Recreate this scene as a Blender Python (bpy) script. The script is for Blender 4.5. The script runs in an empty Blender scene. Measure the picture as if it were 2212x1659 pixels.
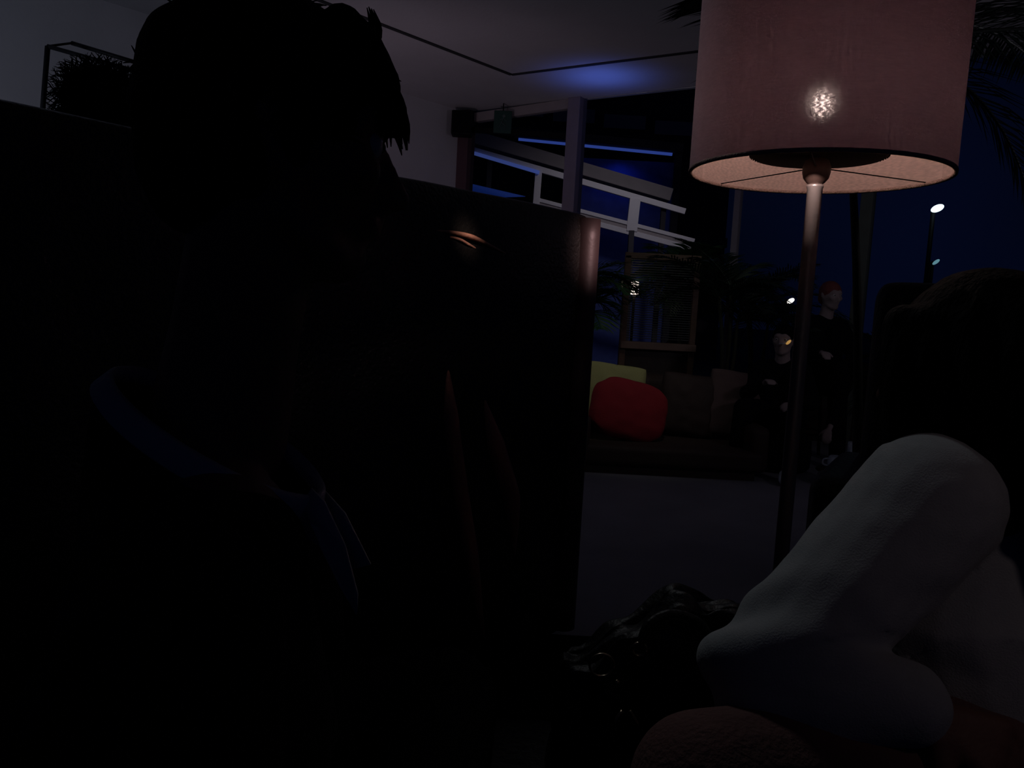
import bpy, bmesh, math, random
from mathutils import Vector, Matrix, Euler, Quaternion, noise
random.seed(7)
S = bpy.context.scene
C = S.collection
PI = math.pi
V = Vector

# ------------------------------------------------------------------ camera
FPX = 1736.0
CAMZ = 1.10
PITCH = math.atan((829.5-654.0)/FPX)
ROLL = 0.055
_f = V((0, math.cos(PITCH), -math.sin(PITCH)))
_r0 = V((1, 0, 0))
_u0 = _r0.cross(_f)
_r = _r0*math.cos(ROLL) + _u0*math.sin(ROLL)
_u = _u0*math.cos(ROLL) - _r0*math.sin(ROLL)
CAM = V((0, 0, CAMZ))
cd = bpy.data.cameras.new('camera')
cam = bpy.data.objects.new('camera', cd)
C.objects.link(cam)
cam.matrix_world = Matrix(((_r.x, _u.x, -_f.x, CAM.x), (_r.y, _u.y, -_f.y, CAM.y), (_r.z, _u.z, -_f.z, CAM.z), (0, 0, 0, 1)))
cd.sensor_width = 36
cd.lens = FPX/2212*36
cd.clip_start = 0.02
cd.clip_end = 300
S.camera = cam

def at(px, py, Y):
    """point of the place at depth Y (metres ahead) seen in direction px, py of the photograph"""
    d = _f + _r*((px-1106)/FPX) - _u*((py-829.5)/FPX)
    return CAM + d*(Y/d.y)

# ------------------------------------------------------------------ world, exposure, lights
w = bpy.data.worlds.new('night'); S.world = w; w.use_nodes = True
nt = w.node_tree
bg = nt.nodes['Background']
tc = nt.nodes.new('ShaderNodeTexCoord'); mp = nt.nodes.new('ShaderNodeMapping')
ns = nt.nodes.new('ShaderNodeTexNoise'); ns.inputs['Scale'].default_value = 2.5
cr = nt.nodes.new('ShaderNodeValToRGB')
cr.color_ramp.elements[0].position = 0.30; cr.color_ramp.elements[0].color = (0.0005, 0.0010, 0.0034, 1)
cr.color_ramp.elements[1].position = 0.72; cr.color_ramp.elements[1].color = (0.0014, 0.0027, 0.0125, 1)
nt.links.new(tc.outputs['Generated'], mp.inputs[0]); nt.links.new(mp.outputs[0], ns.inputs['Vector'])
nt.links.new(ns.outputs['Fac'], cr.inputs[0]); nt.links.new(cr.outputs[0], bg.inputs[0])
bg.inputs[1].default_value = 1.0

S.view_settings.view_transform = 'Standard'
S.view_settings.look = 'None'
S.view_settings.gamma = 1
S.view_settings.use_curve_mapping = False
S.view_settings.exposure = 0.0

def spot(name, loc, target, power, color, size, blend=0.6, radius=0.05):
    l = bpy.data.lights.new(name, 'SPOT'); l.energy = power; l.color = color
    l.spot_size = math.radians(size); l.spot_blend = blend; l.shadow_soft_size = radius
    o = bpy.data.objects.new(name, l); C.objects.link(o); o.location = loc
    o.rotation_euler = (V(target)-V(loc)).to_track_quat('-Z', 'Y').to_euler()
    return o

# added unseen fill spots left and right, brightening wall and ceiling
spot('fill_left', (-3.4, 3.0, 1.6), (-2.6, 6.0, 3.6), 19.0, (0.80, 0.90, 1.14), 150, 1.0, 0.15)
spot('fill_right', (3.3, 2.6, 1.9), (1.2, 5.6, 3.3), 17.0, (0.98, 0.86, 1.06), 140, 1.0, 0.15)
spot('fill_pink', (-1.9, 5.4, 0.9), (-0.6, 8.8, 3.2), 20.0, (1.0, 0.74, 0.92), 95, 1.0, 0.1)
# unseen spot added for the blue glow on the ceiling
_b = at(1290, 285, 7.95)
spot('blue_wash', _b, _b+V((-0.02, 0.05, 1)), 4.6, (0.10, 0.20, 1.0), 130, 1.0, 0.0)
# unseen spot added to light the grey sweatshirt
spot('fill_sweatshirt', (-0.30, 2.30, 2.8), (0.44, 0.98, 0.80), 12.0, (0.92, 0.96, 1.0), 27, 0.8, 0.12)
# faint unseen spot added over the open floor
spot('fill_floor', (0.9, 4.2, 3.2), (0.8, 4.0, 0.0), 0.8, (0.86, 0.84, 1.0), 84, 1.0, 0.1)
# added unseen spots: far sofa, right-hand person, plants, high sofa's corner, outside stair
spot('fill_sofa', (0.9, 3.9, 3.2), (0.85, 5.75, 0.70), 22.0, (1.0, 0.95, 0.90), 34, 1.0, 0.1)
spot('fill_front_right', (1.15, -0.25, 2.1), (0.66, 1.05, 0.68), 3.2, (1.0, 0.74, 0.72), 28, 1.0, 0.1)  # added frontal fill from behind the camera
spot('spot_plants', (1.3, 4.6, 3.2), (1.55, 7.4, 1.35), 9.0, (0.8, 1.0, 0.75), 40, 1.0, 0.1)
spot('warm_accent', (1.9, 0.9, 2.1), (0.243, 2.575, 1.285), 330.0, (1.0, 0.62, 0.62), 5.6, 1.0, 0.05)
spot('fill_stair', (2.2, 9.6, 4.6), (1.3, 12.3, 1.9), 70.0, (1.0, 0.90, 0.96), 75, 1.0, 0.1)

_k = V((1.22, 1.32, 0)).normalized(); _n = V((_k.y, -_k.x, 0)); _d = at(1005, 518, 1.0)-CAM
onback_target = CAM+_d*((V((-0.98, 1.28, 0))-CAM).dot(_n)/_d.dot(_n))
spot('accent_fold', (0.62, 0.60, 2.6), onback_target, 190.0, (1.0, 0.76, 0.66), 2.2, 1.0, 0.03)  # unseen spot added for the glint on the leather fold

# ------------------------------------------------------------------ materials
MATS = {}
def mat(name, col, rough=0.7, metal=0.0, spec=0.5, bump=0.0, bscale=60.0, var=0.0, vscale=8.0, emit=None, estr=0.0, stretch=None, sheen=0.0, coat=0.0):
    if name in MATS: return MATS[name]
    m = bpy.data.materials.new(name); m.use_nodes = True
    t = m.node_tree; b = t.nodes['Principled BSDF']
    b.inputs['Base Color'].default_value = (*col, 1)
    b.inputs['Roughness'].default_value = rough
    b.inputs['Metallic'].default_value = metal
    b.inputs['Specular IOR Level'].default_value = spec
    b.inputs['Sheen Weight'].default_value = sheen
    b.inputs['Coat Weight'].default_value = coat
    if emit:
        b.inputs['Emission Color'].default_value = (*emit, 1); b.inputs['Emission Strength'].default_value = estr
    co = t.nodes.new('ShaderNodeTexCoord'); mp = t.nodes.new('ShaderNodeMapping')
    t.links.new(co.outputs['Object'], mp.inputs[0])
    if stretch: mp.inputs['Scale'].default_value = stretch
    n = t.nodes.new('ShaderNodeTexNoise'); n.inputs['Scale'].default_value = vscale; n.inputs['Detail'].default_value = 6
    t.links.new(mp.outputs[0], n.inputs['Vector'])
    r = t.nodes.new('ShaderNodeMix'); r.data_type = 'RGBA'
    k = max(var, 0.03)
    r.inputs['A'].default_value = (*[c*(1-k) for c in col], 1)
    r.inputs['B'].default_value = (*[min(1, c*(1+k)) for c in col], 1)
    t.links.new(n.outputs['Fac'], r.inputs['Factor']); t.links.new(r.outputs['Result'], b.inputs['Base Color'])
    if bump:
        n2 = t.nodes.new('ShaderNodeTexNoise'); n2.inputs['Scale'].default_value = bscale; n2.inputs['Detail'].default_value = 4
        t.links.new(mp.outputs[0], n2.inputs['Vector'])
        bp = t.nodes.new('ShaderNodeBump'); bp.inputs['Strength'].default_value = bump; bp.inputs['Distance'].default_value = 0.01
        t.links.new(n2.outputs['Fac'], bp.inputs['Height']); t.links.new(bp.outputs[0], b.inputs['Normal'])
    MATS[name] = m
    return m

PLASTER = mat('plaster', (0.62, 0.60, 0.62), 0.9, bump=0.15, bscale=40, var=0.10, vscale=2.5)
GROOVE = mat('groove_dark', (0.03, 0.03, 0.035), 0.9)
FLOORM = mat('floor_concrete', (0.22, 0.22, 0.25), 0.7, bump=0.1, bscale=30, var=0.25, vscale=3)
LEATHER = mat('black_leather', (0.010, 0.009, 0.008), 0.36, spec=0.6, bump=0.35, bscale=90, var=0.3, vscale=5)
LEATHER2 = mat('black_hide', (0.006, 0.006, 0.007), 0.5, spec=0.35, bump=0.4, bscale=70, var=0.3)
DARKFAB = mat('dark_cloth', (0.006, 0.006, 0.008), 0.95, spec=0.1, bump=0.3, bscale=200, var=0.2)
GREYKNIT = mat('grey_jersey', (0.34, 0.36, 0.37), 0.95, spec=0.15, bump=0.2, bscale=420, var=0.10, vscale=60, sheen=0.1)
SHIRT = mat('shirt_grey_blue', (0.50, 0.50, 0.52), 0.9, bump=0.2, bscale=200, var=0.1)
SKIN = mat('skin', (0.17, 0.080, 0.058), 0.55, spec=0.35, bump=0.08, bscale=180, var=0.12, vscale=20)
SKIN2 = mat('skin_pale', (0.34, 0.27, 0.25), 0.55, spec=0.35, bump=0.08, bscale=180, var=0.1, vscale=20)
HAIR = mat('black_hair', (0.003, 0.0028, 0.003), 0.8, spec=0.06, bump=0.5, bscale=160, var=0.3, stretch=(1, 1, 0.1))
HAIRRED = mat('reddish_hair', (0.22, 0.06, 0.05), 0.6, spec=0.3, bump=0.5, bscale=160, var=0.3)
EYEW = mat('eye_white', (0.55, 0.53, 0.5), 0.25)
EYEI = mat('eye_iris', (0.03, 0.015, 0.01), 0.2)
CHROME = mat('brushed_metal', (0.60, 0.52, 0.50), 0.34, metal=0.6, bump=0.05, bscale=120, var=0.05)
BROWNM = mat('brown_turned_wood', (0.10, 0.06, 0.05), 0.5, var=0.3, vscale=30)
BLACKM = mat('black_metal', (0.005, 0.005, 0.007), 0.6, spec=0.15)
WHITEP = mat('white_paint', (0.70, 0.66, 0.68), 0.6, var=0.05)
BEIGEP = mat('beige_paint', (0.36, 0.31, 0.31), 0.7, var=0.15)
POSTM = mat('post_mauve', (0.26, 0.22, 0.27), 0.75, var=0.15)
POSTR = mat('post_red_brown', (0.10, 0.05, 0.06), 0.7, var=0.2)
WOOD = mat('stained_wood', (0.14, 0.075, 0.045), 0.55, bump=0.2, bscale=30, var=0.35, vscale=14, stretch=(1, 1, 6))
DARKWOOD = mat('dark_wood', (0.03, 0.018, 0.012), 0.55, bump=0.2, bscale=30, var=0.35, vscale=14)
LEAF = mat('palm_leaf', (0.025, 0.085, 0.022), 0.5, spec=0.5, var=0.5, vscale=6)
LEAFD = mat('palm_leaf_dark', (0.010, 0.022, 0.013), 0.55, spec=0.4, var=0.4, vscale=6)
STEM = mat('palm_stem', (0.030, 0.032, 0.018), 0.8, bump=0.3, bscale=50, var=0.3)
POTM = mat('dark_planter', (0.016, 0.016, 0.018), 0.6, var=0.2)
SOIL = mat('soil', (0.02, 0.014, 0.01), 1.0, bump=0.8, bscale=80)
YELLOW = mat('yellow_cloth', (0.38, 0.38, 0.15), 0.9, bump=0.3, bscale=150, var=0.08)
RED = mat('red_cloth', (0.26, 0.010, 0.018), 0.9, bump=0.3, bscale=150, var=0.12)
BROWNC = mat('brown_cloth', (0.10, 0.065, 0.06), 0.9, bump=0.3, bscale=150, var=0.2)
SOFAB = mat('sofa_dark_brown', (0.028, 0.014, 0.010), 0.75, bump=0.2, bscale=120, var=0.2)
SHOE = mat('pale_shoe', (0.66, 0.72, 0.78), 0.6, var=0.15)
MAROON = mat('brown_red_cloth', (0.13, 0.06, 0.055), 0.9, bump=0.4, bscale=160, var=0.3, vscale=10)
BRASS = mat('antique_brass', (0.42, 0.34, 0.24), 0.3, metal=1.0)
SIGNG = mat('sign_green', (0.014, 0.055, 0.042), 0.5)
SIGNW = mat('sign_white', (0.08, 0.12, 0.11), 0.5)
DARKBLD = mat('facade_dark', (0.05, 0.045, 0.055), 0.8, var=0.5, vscale=1.5)
GROUND = mat('paving_dark', (0.03, 0.03, 0.035), 0.9, var=0.3, vscale=2)
BLUELED = mat('led_blue', (0.1, 0.2, 0.8), 0.5, emit=(0.09, 0.17, 0.80), estr=0.25)
BLUELED2 = mat('led_blue_soft', (0.1, 0.2, 0.8), 0.5, emit=(0.14, 0.21, 0.72), estr=0.19)
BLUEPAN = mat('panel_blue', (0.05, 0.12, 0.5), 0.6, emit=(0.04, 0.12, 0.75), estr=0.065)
LAMPCOLD = mat('lamp_cold', (0.9, 1, 1), 0.5, emit=(0.78, 0.97, 1.0), estr=2.2)
REFLCOLD = mat('lamp_cold_reflection', (0.9, 1, 1), 0.5, emit=(0.25, 0.55, 0.62), estr=0.45)  # glow for the cold lamp's reflection
LAMPWARM = mat('lamp_warm', (1, 0.95, 0.85), 0.5, emit=(1.0, 0.90, 0.78), estr=2.2)
LANTERN = mat('lantern_glow', (1, 0.9, 0.8), 0.5, emit=(1.0, 0.82, 0.72), estr=1.6)
LANTERN2 = mat('lantern_glow_dim', (1, 0.9, 0.8), 0.5, emit=(0.5, 0.42, 0.25), estr=0.12)
EMBER = mat('ember', (1, 0.5, 0.2), 0.5, emit=(1.0, 0.55, 0.15), estr=0.35)

def glassmat():
    m = bpy.data.materials.new('window_glass'); m.use_nodes = True; t = m.node_tree
    for n in list(t.nodes):
        if n.type != 'OUTPUT_MATERIAL': t.nodes.remove(n)
    out = t.nodes['Material Output']
    tr = t.nodes.new('ShaderNodeBsdfTransparent'); tr.inputs[0].default_value = (0.90, 0.93, 0.96, 1)
    gl = t.nodes.new('ShaderNodeBsdfGlossy'); gl.inputs['Roughness'].default_value = 0.03
    fr = t.nodes.new('ShaderNodeFresnel'); fr.inputs[0].default_value = 1.05
    mx = t.nodes.new('ShaderNodeMixShader')
    t.links.new(fr.outputs[0], mx.inputs[0]); t.links.new(tr.outputs[0], mx.inputs[1]); t.links.new(gl.outputs[0], mx.inputs[2])
    t.links.new(mx.outputs[0], out.inputs[0])
    return m
GLASS = glassmat()

def shademat(name, col, trans, dif, spotw):
    """woven lamp cloth: diffuse + translucent, a little straight-through light between the threads"""
    m = bpy.data.materials.new(name); m.use_nodes = True; t = m.node_tree
    for n in list(t.nodes):
        if n.type != 'OUTPUT_MATERIAL': t.nodes.remove(n)
    out = t.nodes['Material Output']
    co = t.nodes.new('ShaderNodeTexCoord'); mp = t.nodes.new('ShaderNodeMapping'); mp.inputs['Scale'].default_value = (1, 1, 9)
    t.links.new(co.outputs['Object'], mp.inputs[0])
    n = t.nodes.new('ShaderNodeTexNoise'); n.inputs['Scale'].default_value = 55; n.inputs['Detail'].default_value = 5
    t.links.new(mp.outputs[0], n.inputs['Vector'])
    r = t.nodes.new('ShaderNodeMix'); r.data_type = 'RGBA'
    r.inputs['A'].default_value = (*[c*0.72 for c in col], 1); r.inputs['B'].default_value = (*[c*1.28 for c in col], 1)
    t.links.new(n.outputs['Fac'], r.inputs['Factor'])
    df = t.nodes.new('ShaderNodeBsdfDiffuse'); tl = t.nodes.new('ShaderNodeBsdfTranslucent')
    t.links.new(r.outputs['Result'], df.inputs[0])
    sc = t.nodes.new('ShaderNodeMix'); sc.data_type = 'RGBA'; sc.blend_type = 'MULTIPLY'; sc.inputs['Factor'].default_value = 1
    sc.inputs['B'].default_value = (*trans, 1)
    t.links.new(r.outputs['Result'], sc.inputs['A']); t.links.new(sc.outputs['Result'], tl.inputs[0])
    mx = t.nodes.new('ShaderNodeMixShader'); mx.inputs[0].default_value = 1-dif
    t.links.new(df.outputs[0], mx.inputs[1]); t.links.new(tl.outputs[0], mx.inputs[2])
    last = mx
    if spotw:
        rf = t.nodes.new('ShaderNodeBsdfRefraction'); rf.inputs['IOR'].default_value = 1.10; rf.inputs['Roughness'].default_value = 0.8
        tp = t.nodes.new('ShaderNodeBsdfTransparent')
        w1 = t.nodes.new('ShaderNodeTexWave'); w1.inputs['Scale'].default_value = 30; w1.inputs['Distortion'].default_value = 9
        t.links.new(mp.outputs[0], w1.inputs['Vector'])
        mm = t.nodes.new('ShaderNodeMath'); mm.operation = 'MULTIPLY'; mm.inputs[1].default_value = spotw*2
        t.links.new(w1.outputs['Fac'], mm.inputs[0])
        m3 = t.nodes.new('ShaderNodeMixShader'); t.links.new(mm.outputs[0], m3.inputs[0])
        t.links.new(mx.outputs[0], m3.inputs[1]); t.links.new(tp.outputs[0], m3.inputs[2])
        m4 = t.nodes.new('ShaderNodeMixShader'); m4.inputs[0].default_value = spotw*1.5
        t.links.new(m3.outputs[0], m4.inputs[1]); t.links.new(rf.outputs[0], m4.inputs[2])
        last = m4
    t.links.new(last.outputs[0], out.inputs[0])
    return m

# ------------------------------------------------------------------ helpers
def link(name, bm, m, parent=None, smooth=True, sub=0, bevel=0.0):
    bmesh.ops.recalc_face_normals(bm, faces=bm.faces)
    me = bpy.data.meshes.new(name); bm.to_mesh(me); bm.free()
    if smooth:
        for p in me.polygons: p.use_smooth = True
    me.materials.append(m)
    o = bpy.data.objects.new(name, me); C.objects.link(o)
    if bevel:
        b = o.modifiers.new('bevel', 'BEVEL'); b.width = bevel; b.segments = 3; b.limit_method = 'ANGLE'
        b.harden_normals = False
    if sub:
        s = o.modifiers.new('sub', 'SUBSURF'); s.levels = sub; s.render_levels = sub
    if parent:
        o.parent = parent
        o.matrix_parent_inverse = PM[parent].inverted()
    return o
PM = {}
def thing(name, label, cat, loc, group=None, rz=0):
    o = bpy.data.objects.new(name, None); C.objects.link(o); o.empty_display_size = 0.05
    o.location = loc; o.rotation_euler = (0, 0, rz)
    PM[o] = Matrix.Translation(V(loc)) @ Matrix.Rotation(rz, 4, 'Z')
    tag(o, label, cat, group); return o
def reg(o):
    PM[o] = Matrix.Identity(4) if not o.parent else Matrix.Identity(4); return o
def tag(o, label, cat, group=None):
    o['label'] = label; o['category'] = cat
    if group: o['group'] = group
    return o
def struct(o): o['kind'] = 'structure'; return o
def box(bm, c, s, M=None):
    r = bmesh.ops.create_cube(bm, size=1.0)
    mt = Matrix.Translation(V(c)) @ Matrix.Diagonal((*s, 1))
    if M is not None: mt = M @ mt
    bmesh.ops.transform(bm, matrix=mt, verts=r['verts'])
def beam(bm, p0, p1, wd, hd, up=(0, 0, 1)):
    p0 = V(p0); p1 = V(p1); d = (p1-p0); L = d.length; y = d.normalized()
    x = y.cross(V(up))
    if x.length < 1e-4: x = V((1, 0, 0))
    x.normalize(); z = x.cross(y)
    M = Matrix(((x.x, y.x, z.x, 0), (x.y, y.y, z.y, 0), (x.z, y.z, z.z, 0), (0, 0, 0, 1)))
    M = Matrix.Translation((p0+p1)/2) @ M
    box(bm, (0, 0, 0), (wd, L, hd), M)
def smoothpath(pts, n):
    pts = [V(p) for p in pts]
    if len(pts) < 3: 
        return [pts[0].lerp(pts[-1], i/n) for i in range(n+1)]
    out = []
    P = [2*pts[0]-pts[1]]+pts+[2*pts[-1]-pts[-2]]
    seg = len(pts)-1
    for i in range(n+1):
        t = i/n*seg; k = min(int(t), seg-1); u = t-k
        a, b, c, d = P[k:k+4]
        out.append(0.5*((2*b)+(c-a)*u+(2*a-5*b+4*c-d)*u*u+(3*b-a-3*c+d)*u**3))
    return out
def tube(bm, pts, rad, seg=10, n=None, cap=True, flat=1.0):
    """tapered tube along pts; rad a number or list"""
    if n: 
        R = rad if isinstance(rad, (list, tuple)) else [rad]*len(pts)
        Q = smoothpath(pts, n); m = len(R)-1
        RR = []
        for i in range(n+1):
            t = i/n*m; k = min(int(t), m-1) if m > 0 else 0; u = t-k
            RR.append(R[k]*(1-u)+R[min(k+1, m)]*u)
    else:
        Q = [V(p) for p in pts]; RR = rad if isinstance(rad, (list, tuple)) else [rad]*len(Q)
    rings = []; pn = None
    for i, p in enumerate(Q):
        d = (Q[min(i+1, len(Q)-1)]-Q[max(i-1, 0)])
        d = d.normalized() if d.length > 1e-9 else V((0, 0, 1))
        if pn is None:
            a = V((0, 0, 1)) if abs(d.z) < 0.9 else V((1, 0, 0))
            pn = d.cross(a).normalized()
        else:
            pn = (pn-d*pn.dot(d)); pn = pn.normalized() if pn.length > 1e-6 else d.orthogonal().normalized()
        b = d.cross(pn)
        rings.append([bm.verts.new(p+(pn*math.cos(2*PI*j/seg)+b*math.sin(2*PI*j/seg)*flat)*RR[i]) for j in range(seg)])
    for i in range(len(rings)-1):
        for j in range(seg):
            bm.faces.new((rings[i][j], rings[i][(j+1) % seg], rings[i+1][(j+1) % seg], rings[i+1][j]))
    if cap:
        bm.faces.new(rings[0][::-1]); bm.faces.new(rings[-1])
def limb(bm, pts, rad, seg=16, n=None, flat=1.0):
    """closed round-ended tapered limb for remeshing"""
    pts = [V(p) for p in pts]
    n = n or max(6, 5*(len(pts)-1))
    tube(bm, pts, rad, seg, n, True, flat)
    ball(bm, pts[0], rad[0]*0.99); ball(bm, pts[-1], rad[-1]*0.99)
def ball(bm, c, r, M=None, seg=20):
    if not isinstance(r, (tuple, list)): r = (r, r, r)
    q = bmesh.ops.create_uvsphere(bm, u_segments=seg, v_segments=max(8, seg//2+2), radius=1)
    mt = Matrix.Translation(V(c)) @ (M if M is not None else Matrix.Identity(4)) @ Matrix.Diagonal((*r, 1))
    bmesh.ops.transform(bm, matrix=mt, verts=q['verts'])
    return q['verts']
def lathe(bm, prof, c=(0, 0, 0), seg=48, close=False):
    c = V(c); rings = []
    for r, z in prof:
        rings.append([bm.verts.new(c+V((r*math.cos(2*PI*j/seg), r*math.sin(2*PI*j/seg), z))) for j in range(seg)])
    m = len(rings)
    for i in range(m if close else m-1):
        a = rings[i]; b = rings[(i+1) % m]
        for j in range(seg):
            bm.faces.new((a[j], a[(j+1) % seg], b[(j+1) % seg], b[j]))
    if not close:
        bm.faces.new(rings[0][::-1]); bm.faces.new(rings[-1])
def remesh(name, bm, voxel, m, parent, smooth_it=4, fn=None):
    bmesh.ops.recalc_face_normals(bm, faces=bm.faces)
    me = bpy.data.meshes.new('tmp'); bm.to_mesh(me); bm.free()
    o = bpy.data.objects.new('tmp', me); C.objects.link(o)
    r = o.modifiers.new('r', 'REMESH'); r.mode = 'VOXEL'; r.voxel_size = voxel; r.use_smooth_shade = True
    s = o.modifiers.new('s', 'SMOOTH'); s.iterations = smooth_it; s.factor = 0.5
    dg = bpy.context.evaluated_depsgraph_get(); dg.update()
    nm = bpy.data.meshes.new_from_object(o.evaluated_get(dg)); nm.name = name
    bpy.data.objects.remove(o); bpy.data.meshes.remove(me)
    if fn:
        for v in nm.vertices: v.co = fn(v.co)
    for p in nm.polygons: p.use_smooth = True
    nm.materials.clear(); nm.materials.append(m)
    o = bpy.data.objects.new(name, nm); C.objects.link(o)
    if parent: o.parent = parent; o.matrix_parent_inverse = PM[parent].inverted()
    return o
def frame(fwd, up=(0, 0, 1)):
    y = V(fwd).normalized(); x = y.cross(V(up)).normalized(); z = x.cross(y)
    return Matrix(((x.x, y.x, z.x, 0), (x.y, y.y, z.y, 0), (x.z, y.z, z.z, 0), (0, 0, 0, 1)))

# ------------------------------------------------------------------ the setting
H = CAMZ+2.2                                   # ceiling height
CR = V((-0.75, 9.72, 0))                       # corner of wall and window wall
DW = V((0.826, -0.563, 0))                     # along the window wall
DL = V((-0.65, -0.76, 0))                      # along the left wall
bm = bmesh.new(); box(bm, (0.5, 4.6, -0.05), (14, 15, 0.1)); struct(link('floor', bm, FLOORM, None, False))
bm = bmesh.new(); box(bm, (0, 40, -0.22), (90, 76, 0.1)); g = link('ground', bm, GROUND, None, False); struct(g)
# ceiling slab following the two walls
bm = bmesh.new()
E = CR + DW*9; F = CR + DL*10.5
poly = [CR+V((0, 0.1, 0)), E+V((.1, 0.1, 0)), V((6.7, -3, 0)), V((-7.5, -3, 0)), F+V((-.1, 0, 0))]
lo = [bm.verts.new((p.x, p.y, H)) for p in poly]; hi = [bm.verts.new((p.x, p.y, H+0.2)) for p in poly]
bm.faces.new(lo); bm.faces.new(hi[::-1])
for i in range(5): bm.faces.new((lo[i], hi[i], hi[(i+1) % 5], lo[(i+1) % 5]))
struct(link('ceiling', bm, PLASTER, None, False))
# shadow gap in the ceiling, parallel to the walls
G = V((-0.17, 8.06, H-0.002))
bm = bmesh.new(); beam(bm, G, G+V((1.78, -1.13, 0)).normalized()*7, 0.045, 0.012); beam(bm, G, G+V((-0.93, -1.10, 0)).normalized()*6, 0.045, 0.012)
struct(link('trim_1', bm, GROOVE, None, False))
# left wall
bm = bmesh.new(); nL = V((-0.76, 0.65, 0))
a = CR+nL*0.1; b = CR+DL*10.5+nL*0.1
beam(bm, (a.x, a.y, H/2), (b.x, b.y, H/2), 0.2, H); struct(link('wall_left', bm, PLASTER, None, False))
bm = bmesh.new(); a = CR-nL*0.008; b = CR+DL*10.5-nL*0.008
beam(bm, (a.x, a.y, 0.05), (b.x, b.y, 0.05), 0.016, 0.1); struct(link('baseboard_left', bm, WHITEP, None, False))
# dark rug between the daybed and the open floor
bm = bmesh.new(); box(bm, (-0.55, 1.35, 0.006), (2.6, 2.46, 0.012)); rg_ = link('area_rug', bm, mat('rug_black', (0.006, 0.006, 0.007), 1.0, spec=0.05, bump=0.5, bscale=200), None, False, bevel=0.004)
rg_['label'] = 'black rug on the floor under the high sofa and daybed'; rg_['category'] = 'rug'
# window wall: posts, sill and panes
def wallpt(px):
    k = (px-1106)/FPX
    # X = k*Y with small pitch/roll correction solved on the plan
    best = None
    for i in range(2000):
        t = i*0.005; p = CR+DW*t
        q = at(px, 330, p.y)
        e = abs(q.x-p.x)
        if best is None or e < best[0]: best = (e, p)
    return best[1]
AW = Matrix.Rotation(math.atan2(DW.y, DW.x), 4, 'Z')
win = bpy.data.objects.new('window_1', None); C.objects.link(win); struct(win)
win.location = (CR.x, CR.y, 0); PM[win] = Matrix.Translation(win.location)
def post(px, wd, m, dp=0.14, z1=H):
    p = wallpt(px); bm = bmesh.new()
    box(bm, (0, 0, z1/2), (wd, dp, z1), Matrix.Translation(p) @ AW)
    return link('window_post', bm, m, win, False, bevel=0.006), p
o1, p1 = post(1003, 0.20, POSTR)
o2, p2 = post(1241, 0.15, POSTM, 0.16)
o3, p3 = post(1604, 0.06, POSTM, 0.08)
o4, p4 = post(1886, 0.10, mat('post_grey_green', (0.13, 0.15, 0.12), 0.8, var=0.2))
o5, p5 = post(2290, 0.14, POSTM)
prev = CR
for q in (p1, p2, p3, p4, p5):
    a = prev+DW*0.05; b = q-DW*0.05
    if (b-a).length > 0.2:
        bm = bmesh.new(); beam(bm, (a.x, a.y, (0.45+H)/2), (b.x, b.y, (0.45+H)/2), 0.012, H-0.47)
        link('window_pane', bm, GLASS, win, False)
    prev = q
bm = bmesh.new(); beam(bm, (p1.x, p1.y, 0.22), (p5.x, p5.y, 0.22), 0.12, 0.44); link('window_sill', bm, DARKWOOD, win, False)
# dark transom that runs left of the middle post
bm = bmesh.new(); a = wallpt(1010); b = wallpt(1235)
za = at(1040, 288, a.y).z
beam(bm, (a.x, a.y-0.02, za+0.03), (b.x, b.y-0.02, at(1228, 296, b.y).z), 0.10, 0.05); link('window_transom', bm, BLACKM, win, False)
bm = bmesh.new(); a = wallpt(1025); b = wallpt(1228)
beam(bm, (a.x, a.y, H-0.09), (b.x, b.y, H-0.05), 0.08, 0.10); link('window_head', bm, BEIGEP, win, False)

# loudspeaker box high on the post
p = wallpt(1000); c0 = at(998, 268, p.y-0.2)
t = thing('loudspeaker', 'black loudspeaker box fixed high on the reddish post by the window', 'speaker', c0-V((0, 0, 0.13)))
bm = bmesh.new(); box(bm, c0, (0.23, 0.2, 0.27), None); link('cabinet', bm, BLACKM, t, False, bevel=0.015)
bm = bmesh.new(); box(bm, c0+V((0, -0.104, 0)), (0.19, 0.01, 0.23)); link('grille', bm, DARKFAB, t, False, bevel=0.004)
bm = bmesh.new(); beam(bm, c0+V((0, 0.1, 0)), (p.x+0.02, p.y-0.06, c0.z), 0.03, 0.03); link('bracket', bm, BLACKM, t, False)
# exit sign
c0 = at(1086, 264, wallpt(1086).y-0.16)
t = thing('exit_sign', 'small dark green pictogram sign hanging at the window head', 'sign', c0-V((0, 0, 0.12)))
bm = bmesh.new(); box(bm, c0, (0.20, 0.035, 0.245)); link('sign_box', bm, SIGNG, t, False, bevel=0.006)
bm = bmesh.new(); y = c0.y-0.0205
ball(bm, (c0.x+0.012, y, c0.z+0.065), (0.018, 0.004, 0.018))
for q0, q1, ww in (((0.01, 0.045), (-0.012, -0.01), 0.026), ((-0.012, -0.01), (0.03, -0.04), 0.018), ((0.03, -0.04), (0.028, -0.085), 0.016), ((-0.012, -0.01), (-0.045, -0.07), 0.018), ((0.008, 0.035), (0.045, 0.01), 0.013), ((0.008, 0.035), (-0.035, 0.02), 0.013)):
    beam(bm, (c0.x+q0[0], y, c0.z+q0[1]), (c0.x+q1[0], y, c0.z+q1[1]), 0.005, ww, up=(0, 1, 0.001))
link('pictogram', bm, SIGNW, t, False)
bm = bmesh.new(); beam(bm, c0+V((0, 0, 0.12)), (c0.x, c0.y, H), 0.012, 0.012); link('hanger', bm, BLACKM, t, False)

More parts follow.
